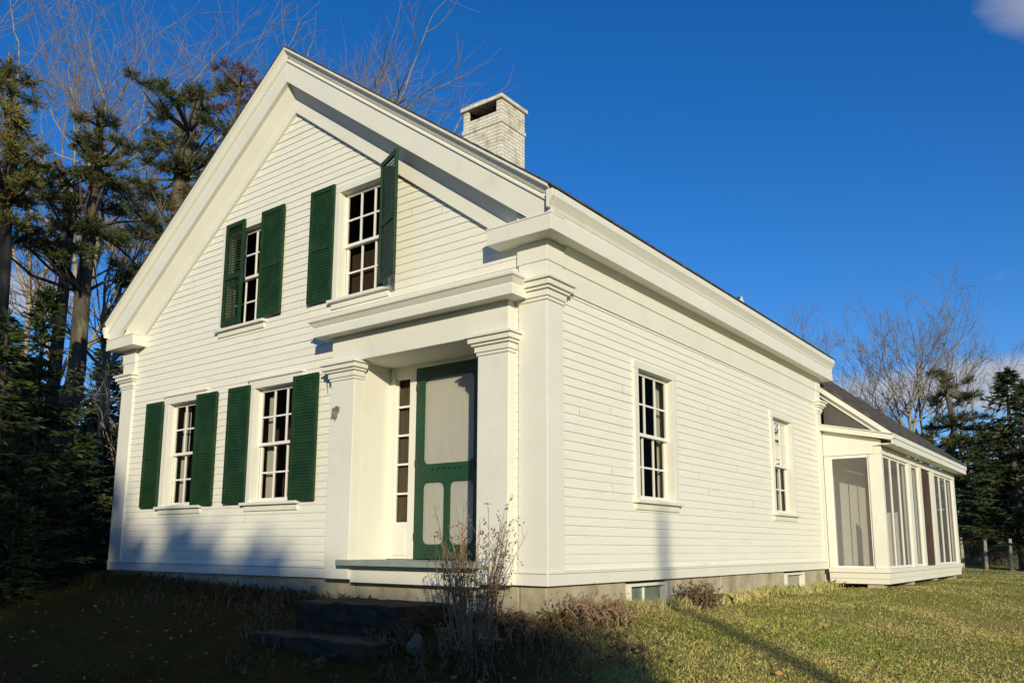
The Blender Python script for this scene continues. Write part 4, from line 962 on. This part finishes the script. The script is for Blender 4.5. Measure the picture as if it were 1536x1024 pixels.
def field(seed, n_, dmin, dmax, a0, a1, p=1.0):
    """random lawn points in the fan of view, thinning with distance"""
    g = np.random.default_rng(seed); D = dmin*(dmax/dmin)**(g.random(n_)**p); px = g.uniform(a0, a1, n_)
    d = np.array([R_.x, R_.y])*((px-768)/1230)[:, None]+np.array([math.sin(yaw), math.cos(yaw)])
    X = np.array([CAM.x, CAM.y])+d*D[:, None]
    ok = ~((X[:, 0] > -W-.05) & (X[:, 0] < .04) & (X[:, 1] > -.03) & (X[:, 1] < PE)) & ~((X[:, 0] < PX+.02) & (X[:, 0] > -.1) & (X[:, 1] > PY) & (X[:, 1] < PE)) & ~((X[:, 0] > -2.65) & (X[:, 0] < -.75) & (X[:, 1] > -1.32) & (X[:, 1] < 0))
    X = X[ok]; gn = np.sin(X[:, 0]*2.3+1)*np.sin(X[:, 1]*1.9)+.6*np.sin(X[:, 0]*5.1+X[:, 1]*4.3); keep = g.random(len(X)) < np.clip(.62+.3*gn, .12, 1)
    return X[keep]
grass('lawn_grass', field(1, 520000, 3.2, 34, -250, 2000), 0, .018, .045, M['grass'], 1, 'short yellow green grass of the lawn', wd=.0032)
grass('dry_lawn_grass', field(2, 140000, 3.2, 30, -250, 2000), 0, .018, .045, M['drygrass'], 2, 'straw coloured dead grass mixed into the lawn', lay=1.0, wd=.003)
g_ = np.random.default_rng(9); n_ = 5200
edge = np.concatenate([np.column_stack([.06+np.abs(g_.normal(0, .10, n_)), g_.uniform(-.2, 8.2, n_)]), np.column_stack([g_.uniform(-8, 0, n_), -.08-np.abs(g_.normal(0, .12, n_))])])
edge = edge[~((edge[:, 0] > -2.65) & (edge[:, 0] < -.75) & (edge[:, 1] > -1.32) & (edge[:, 1] < 0))]
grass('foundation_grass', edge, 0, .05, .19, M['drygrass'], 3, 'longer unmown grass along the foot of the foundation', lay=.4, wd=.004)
Xl = field(5, 5200, 3.2, 26, -60, 1620); g_ = np.random.default_rng(4)
Pl = np.column_stack([Xl, gh(Xl[:, 0], Xl[:, 1])+g_.uniform(.01, .05, len(Xl))]); ln = g_.uniform(.02, .055, len(Xl)); dv = np.column_stack([g_.normal(0, 1, len(Xl)), g_.normal(0, 1, len(Xl)), g_.normal(0, .22, len(Xl))])
V_, F__ = tris(Pl, dv, ln, ln*.6, g_); tag(link('fallen_leaves', fast_mesh('fallen_leaves', V_, F__, M['litter'])), 'brown fallen leaves scattered over the lawn', 'leaves', kind='stuff')

# ---- trees behind the photographer: their long shadows cover the foreground
def behind(l, s): return Vector(((l+s)*.7071, (l-s)*.7071, 0))
az = R(SUN_AZ); sv = Vector((math.sin(az), -math.cos(az), 0)); lv = Vector((math.cos(az), math.sin(az), 0))
def shade_tree(l, s, ztip, k, wide, i):
    p = lv*l+sv*s; p.z = float(gh(p.x, p.y)); me = SP[k]; H = ztip-p.z; sc = H/(6.0, 7.0, 5.0)[k]
    plant('spruce_tree', [('trunk', me[0]), ('crown', me[1])], p, i*1.3, (sc*wide, sc*wide, sc), 'spruce standing behind the photographer whose shadow falls across the front lawn', 'spruce tree', 'spruces behind the photographer')
tanE = math.tan(R(SUN_EL))
i = 0
for xw, s_, zs in [(-7.35, 23, .62), (-6.2, 22.5, .72), (-5.6, 24, .48), (-4.15, 22.5, .45), (-4.85, 23, .12), (-3.4, 24, .02), (-2.6, 22.5, -.1), (-1.9, 23.5, -.16), (-1.2, 22.5, -.22), (-.4, 23, -.30), (.35, 22.5, -.36),
                  (-6.9, 26, .3), (-5.9, 27, .25), (-5.0, 26, .05), (-4.3, 27, .1), (-3.6, 26, -.1), (-2.9, 27, -.2), (-2.2, 26.5, -.25), (-1.5, 27, -.3), (-.8, 26.5, -.4), (-.1, 27, -.45), (-8.1, 25, 1.3)]:
    # zs: height at which the tip's shadow meets the line of the front wall at x = xw
    s_ += 12; shade_tree(xw*lv.x, s_, zs+(.10 if xw < -4.5 else 0)+(s_-xw*sv.x)*tanE, i % 3, .85, i); i += 1
for l, s, zt, wd in ((-6.35, 21, 8.5, .55), (-7.3, 22, 11.5, .6), (-8.4, 22, 14, .8), (-10.0, 24, 15, 1.1), (-11.9, 23, 15, 1.1), (-14, 24, 14.5, 1.1), (-9.2, 28, 16, .95), (-11.0, 29, 16, 1.1), (-13, 29, 15.5, .8), (-16, 26, 14, .8), (-7.9, 27, 14, .6), (-12.5, 20, 13, .8), (-15.5, 21, 13, .8), (-18.5, 23, 13, .8)):
    shade_tree(l, s, zt, i % 2, wd, i); i += 1
for l, s, zt in ((17, 6, 7.4), (19.5, 5, 8.0), (22.5, 3, 7.6), (26, 0, 8)):
    shade_tree(l, s, zt, i % 2, 1.1, i); i += 1
# thin bare sapling that throws the narrow shadow up the side wall
pt = lv*1.62+sv*30; pt.z = float(gh(pt.x, pt.y)); Hs = .75+(30+1.63)*tanE-pt.z
mb = MB(); mb.tube([Vector((0, 0, -.2)), Vector((.03, .02, Hs*.5)), Vector((0, .05, Hs*.9)), Vector((.03, 0, Hs))], [.12, .11, .09, .06], 8)
e_ = empty('dead_tree', pt, 'bare dead trunk behind the photographer throwing a narrow shadow onto the side wall', 'dead tree')
o = mb.build('trunk', M['bark'], None, smooth=True, recalc=False); o.parent = e_
